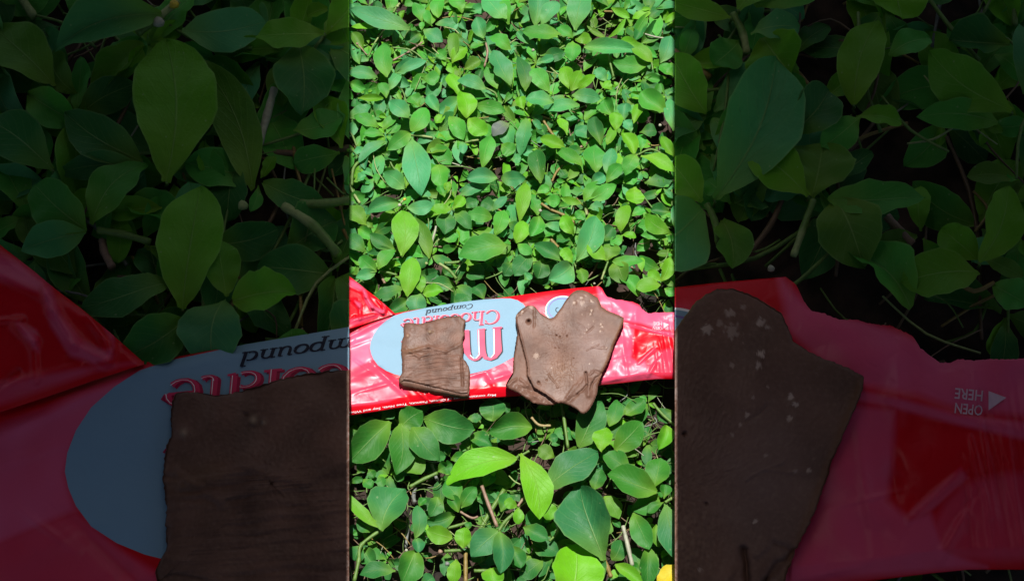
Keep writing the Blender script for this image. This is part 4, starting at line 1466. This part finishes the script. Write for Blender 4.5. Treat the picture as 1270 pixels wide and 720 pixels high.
STEP = [(641, 397), (644, 412), (648.6, 430), (653, 447), (654.6, 458), (654.4, 465), (658, 472), (662, 479.6), (669, 484), (676, 488), (684, 494), (693, 501)]
def slab_h(x, y):
    h = .5 * noise.noise(Vector((x * .045, y * .045, 11)))
    # lower ledge left of the broken upper layer
    best, side = 1e9, 1
    for (a, b), (c, d) in zip(STEP, STEP[1:]):
        dd, _ = seg_d(x, y, a, b, c, d)
        if dd < best:
            best = dd; side = (c - a) * (y - b) - (d - b) * (x - a)
    low = side > 0
    if y > 398 or low:
        s = best if low else -best
        k = sstep(-.5, 1.3, s + .8 * noise.noise(Vector((x * .4, y * .4, 2))))
        h -= 2.4 * k * sstep(396, 416, y)
        if low: h += .6 * noise.noise(Vector((x * .16, y * .16, 8))) * sstep(465, 475, y)
        if not low: h += .35 * math.exp(-(best / 1.5) ** 2) * sstep(396, 416, y)
    # raised folds at the lower right
    for (x1, y1, x2, y2, w, a) in ((726, 462, 728, 478, 1.1, -2.0), (728, 478, 716, 489, 1.2, -1.7), (716, 489, 702, 500, 1.4, -.9), (731, 464, 737, 459, 1.2, .6), (737, 459, 744, 462, 1.2, -.9),
                                   (746, 463, 735, 474, 1.3, -1.4), (735, 474, 733, 482, 1.4, -1.0), (731, 472, 730, 490, 3.2, 1.2), (722, 470, 704, 492, 2.2, .6), (712, 478, 700, 497, .9, .5), (663, 380, 663, 406, .9, -.6),
                                   (641, 391, 655, 380, 2.5, .6), (728, 412, 736, 405, .7, -.4), (734, 431, 752, 431, .6, .35), (728, 434, 742, 427, .5, .3), (629, 477, 640, 470, 1.4, .7), (646, 470, 654, 477, 2, .7), (652, 484, 670, 495, 2, .6), (643, 478, 660, 486, 1.4, -.6), (680, 464, 692, 480, .8, .5), (716, 400, 728, 408, .5, .3)):
        if min(x1, x2) - 9 < x < max(x1, x2) + 9 and min(y1, y2) - 9 < y < max(y1, y2) + 9:
            d, _ = seg_d(x + 1.5 * noise.noise(Vector((x * .2, y * .2, 1))), y + 1.5 * noise.noise(Vector((x * .2, y * .2, 31))), x1, y1, x2, y2); h += .62 * a * math.exp(-(d / w) ** 2)
    # rough crystalline patch
    rp = math.exp(-(((x - 697) / 20) ** 2 + ((y - 458) / 24) ** 2)) + .5 * math.exp(-(((x - 700) / 26) ** 2 + ((y - 415) / 18) ** 2)) + .8 * math.exp(-(((x - 668) / 10) ** 2 + ((y - 480) / 9) ** 2))
    h += rp * (.24 * noise.noise(Vector((x * .45, y * .45, 5))) + .12 * noise.noise(Vector((x * 1.1, y * 1.1, 6))))
    for (cx, cy, r, a) in ((655.6, 398.6, 1.9, -2.6), (690, 415.5, .8, -.9), (694.6, 417.4, .8, -.9), (703, 416.6, .8, -.9), (668, 474.2, 1.3, -1.4), (688.7, 431.3, .6, -.6), (693.4, 431.3, .6, -.6), (678, 471, .8, -.7), (711.6, 444, .6, -.5),
                           (665, 441, 4.2, .45), (712, 375.4, 2.3, .5), (721, 369, 2.4, .4), (722, 376, 3.5, .35), (733, 373.4, 2, .4), (733.4, 386, 2, .6), (732.6, 389.6, 1.4, .4), (746, 403.5, 2, .45), (747, 410, 1.5, .45)):
        dd = (x - cx) ** 2 + (y - cy) ** 2
        if dd < 9 * r * r:
            if a > 0: a *= .45; r *= 1 + .5 * noise.noise(Vector((x * .7, y * .7, 3)))
            h += a * math.exp(-dd / (r * r))
    h += .07 * noise.noise(Vector((x * .9, y * .9, 13)))
    return h
BLOOM = [(728, 409, .9, .6), (725, 413, .8, .5), (722, 417, .8, .4), (752, 431, .9, .7), (747, 431, .8, .4), (731, 451, .9, .8), (730, 402, .7, .4), (709, 470, .9, .5), (684, 456, 1, .5), (673, 489, 1, .5), (735, 425, .7, .5), (736, 398, .6, .5), (641, 391, 1.2, .6), (665, 441, 3.4, .5), (712, 375.4, 1.8, .7), (721, 369, 1.5, .6), (717, 373, 1.2, .4), (722, 376, 2.6, .4), (733, 372.6, 1.5, .7), (736, 374.4, .9, .5), (733.4, 385, 1.3, .9), (732.4, 389.4, 1.2, .7), (745, 402, 1.1, .8), (747, 405, 1.1, .8), (744.6, 410.4, 1, .7), (722, 389.6, 1, .4), (648, 386, 1.6, .8), (659, 380.6, 2.2, .7), (647, 389, 1, .6), (726, 366.5, 1, .4)]
def slab_t(x, y):
    k = .92 + .42 * noise.noise(Vector((x * .05, y * .05, 21)))
    c = [CHOC[0] * k, CHOC[1] * k, CHOC[2] * k]
    # greyish sheen painted into the colour on the right, warmer tan where it is rough
    f = .5 * math.exp(-(((x - 733) / 22) ** 2 + ((y - 432) / 30) ** 2)); c = [c[0] * (1 - f) + .22 * f, c[1] * (1 - f) + .145 * f, c[2] * (1 - f) + .135 * f]
    rp = math.exp(-(((x - 697) / 17) ** 2 + ((y - 460) / 20) ** 2)); f = .32 * rp * (0.5 + noise.noise(Vector((x * .7, y * .7, 5))))
    f = max(0, f); c = [c[0] * (1 - f) + .40 * f, c[1] * (1 - f) + .26 * f, c[2] * (1 - f) + .17 * f]
    for (cx, cy, r, a) in BLOOM:
        dd = (x - cx) ** 2 + (y - cy) ** 2
        if dd < 6 * r * r:
            f = .75 * a * sstep(.42, .62, math.exp(-dd / (r * r * 1.6)) + .55 * noise.noise(Vector((x * .9, y * .9, 7)))); c = [c[0] * (1 - f) + .62 * f, c[1] * (1 - f) + .50 * f, c[2] * (1 - f) + .42 * f]
    for q in range(1):
        v = noise.noise(Vector((x * .38, y * .38, 41))) + .6 * noise.noise(Vector((x * .9, y * .9, 17)))
        f = .25 * max(0, v - .25); c = [c[0] + .20 * f, c[1] + .15 * f, c[2] + .11 * f]
    d2, _ = seg_d(x, y, 773, 396, 742, 476); f = .5 * math.exp(-(d2 / 2.2) ** 2); c = [c[0] * (1 - f) + .20 * f, c[1] * (1 - f) + .09 * f, c[2] * (1 - f) + .035 * f]
    return c

def build_chocolates():
    for bed in BEDS:
        if bed.key != 'right':
            me_label = 'small ridged chunk of milk chocolate on the blue label' if bed.key == 'mid' else 'huge dim ridged chocolate chunk in the dark left bed'
            o = build_chocolate(bed, 'chocolate_chunk', CHUNK, (540, 436), 22.3, 3.3, chunk_h, chunk_t, None, .7, chunk_shift)
            if o: o['label'] = me_label; o['category'] = 'chocolate'; o['group'] = 'broken chocolate pieces'
        if bed.key != 'left':
            me_label = 'large notched slab of milk chocolate, hanging over the wrapper edge' if bed.key == 'mid' else 'huge dim chocolate slab in the dark right bed'
            o = build_chocolate(bed, 'chocolate_slab', SLAB, (699, 436), 22.3, 4.2, slab_h, slab_t, None, .55, None, 330, 90)
            if o: o['label'] = me_label; o['category'] = 'chocolate'; o['group'] = 'broken chocolate pieces'
build_chocolates()
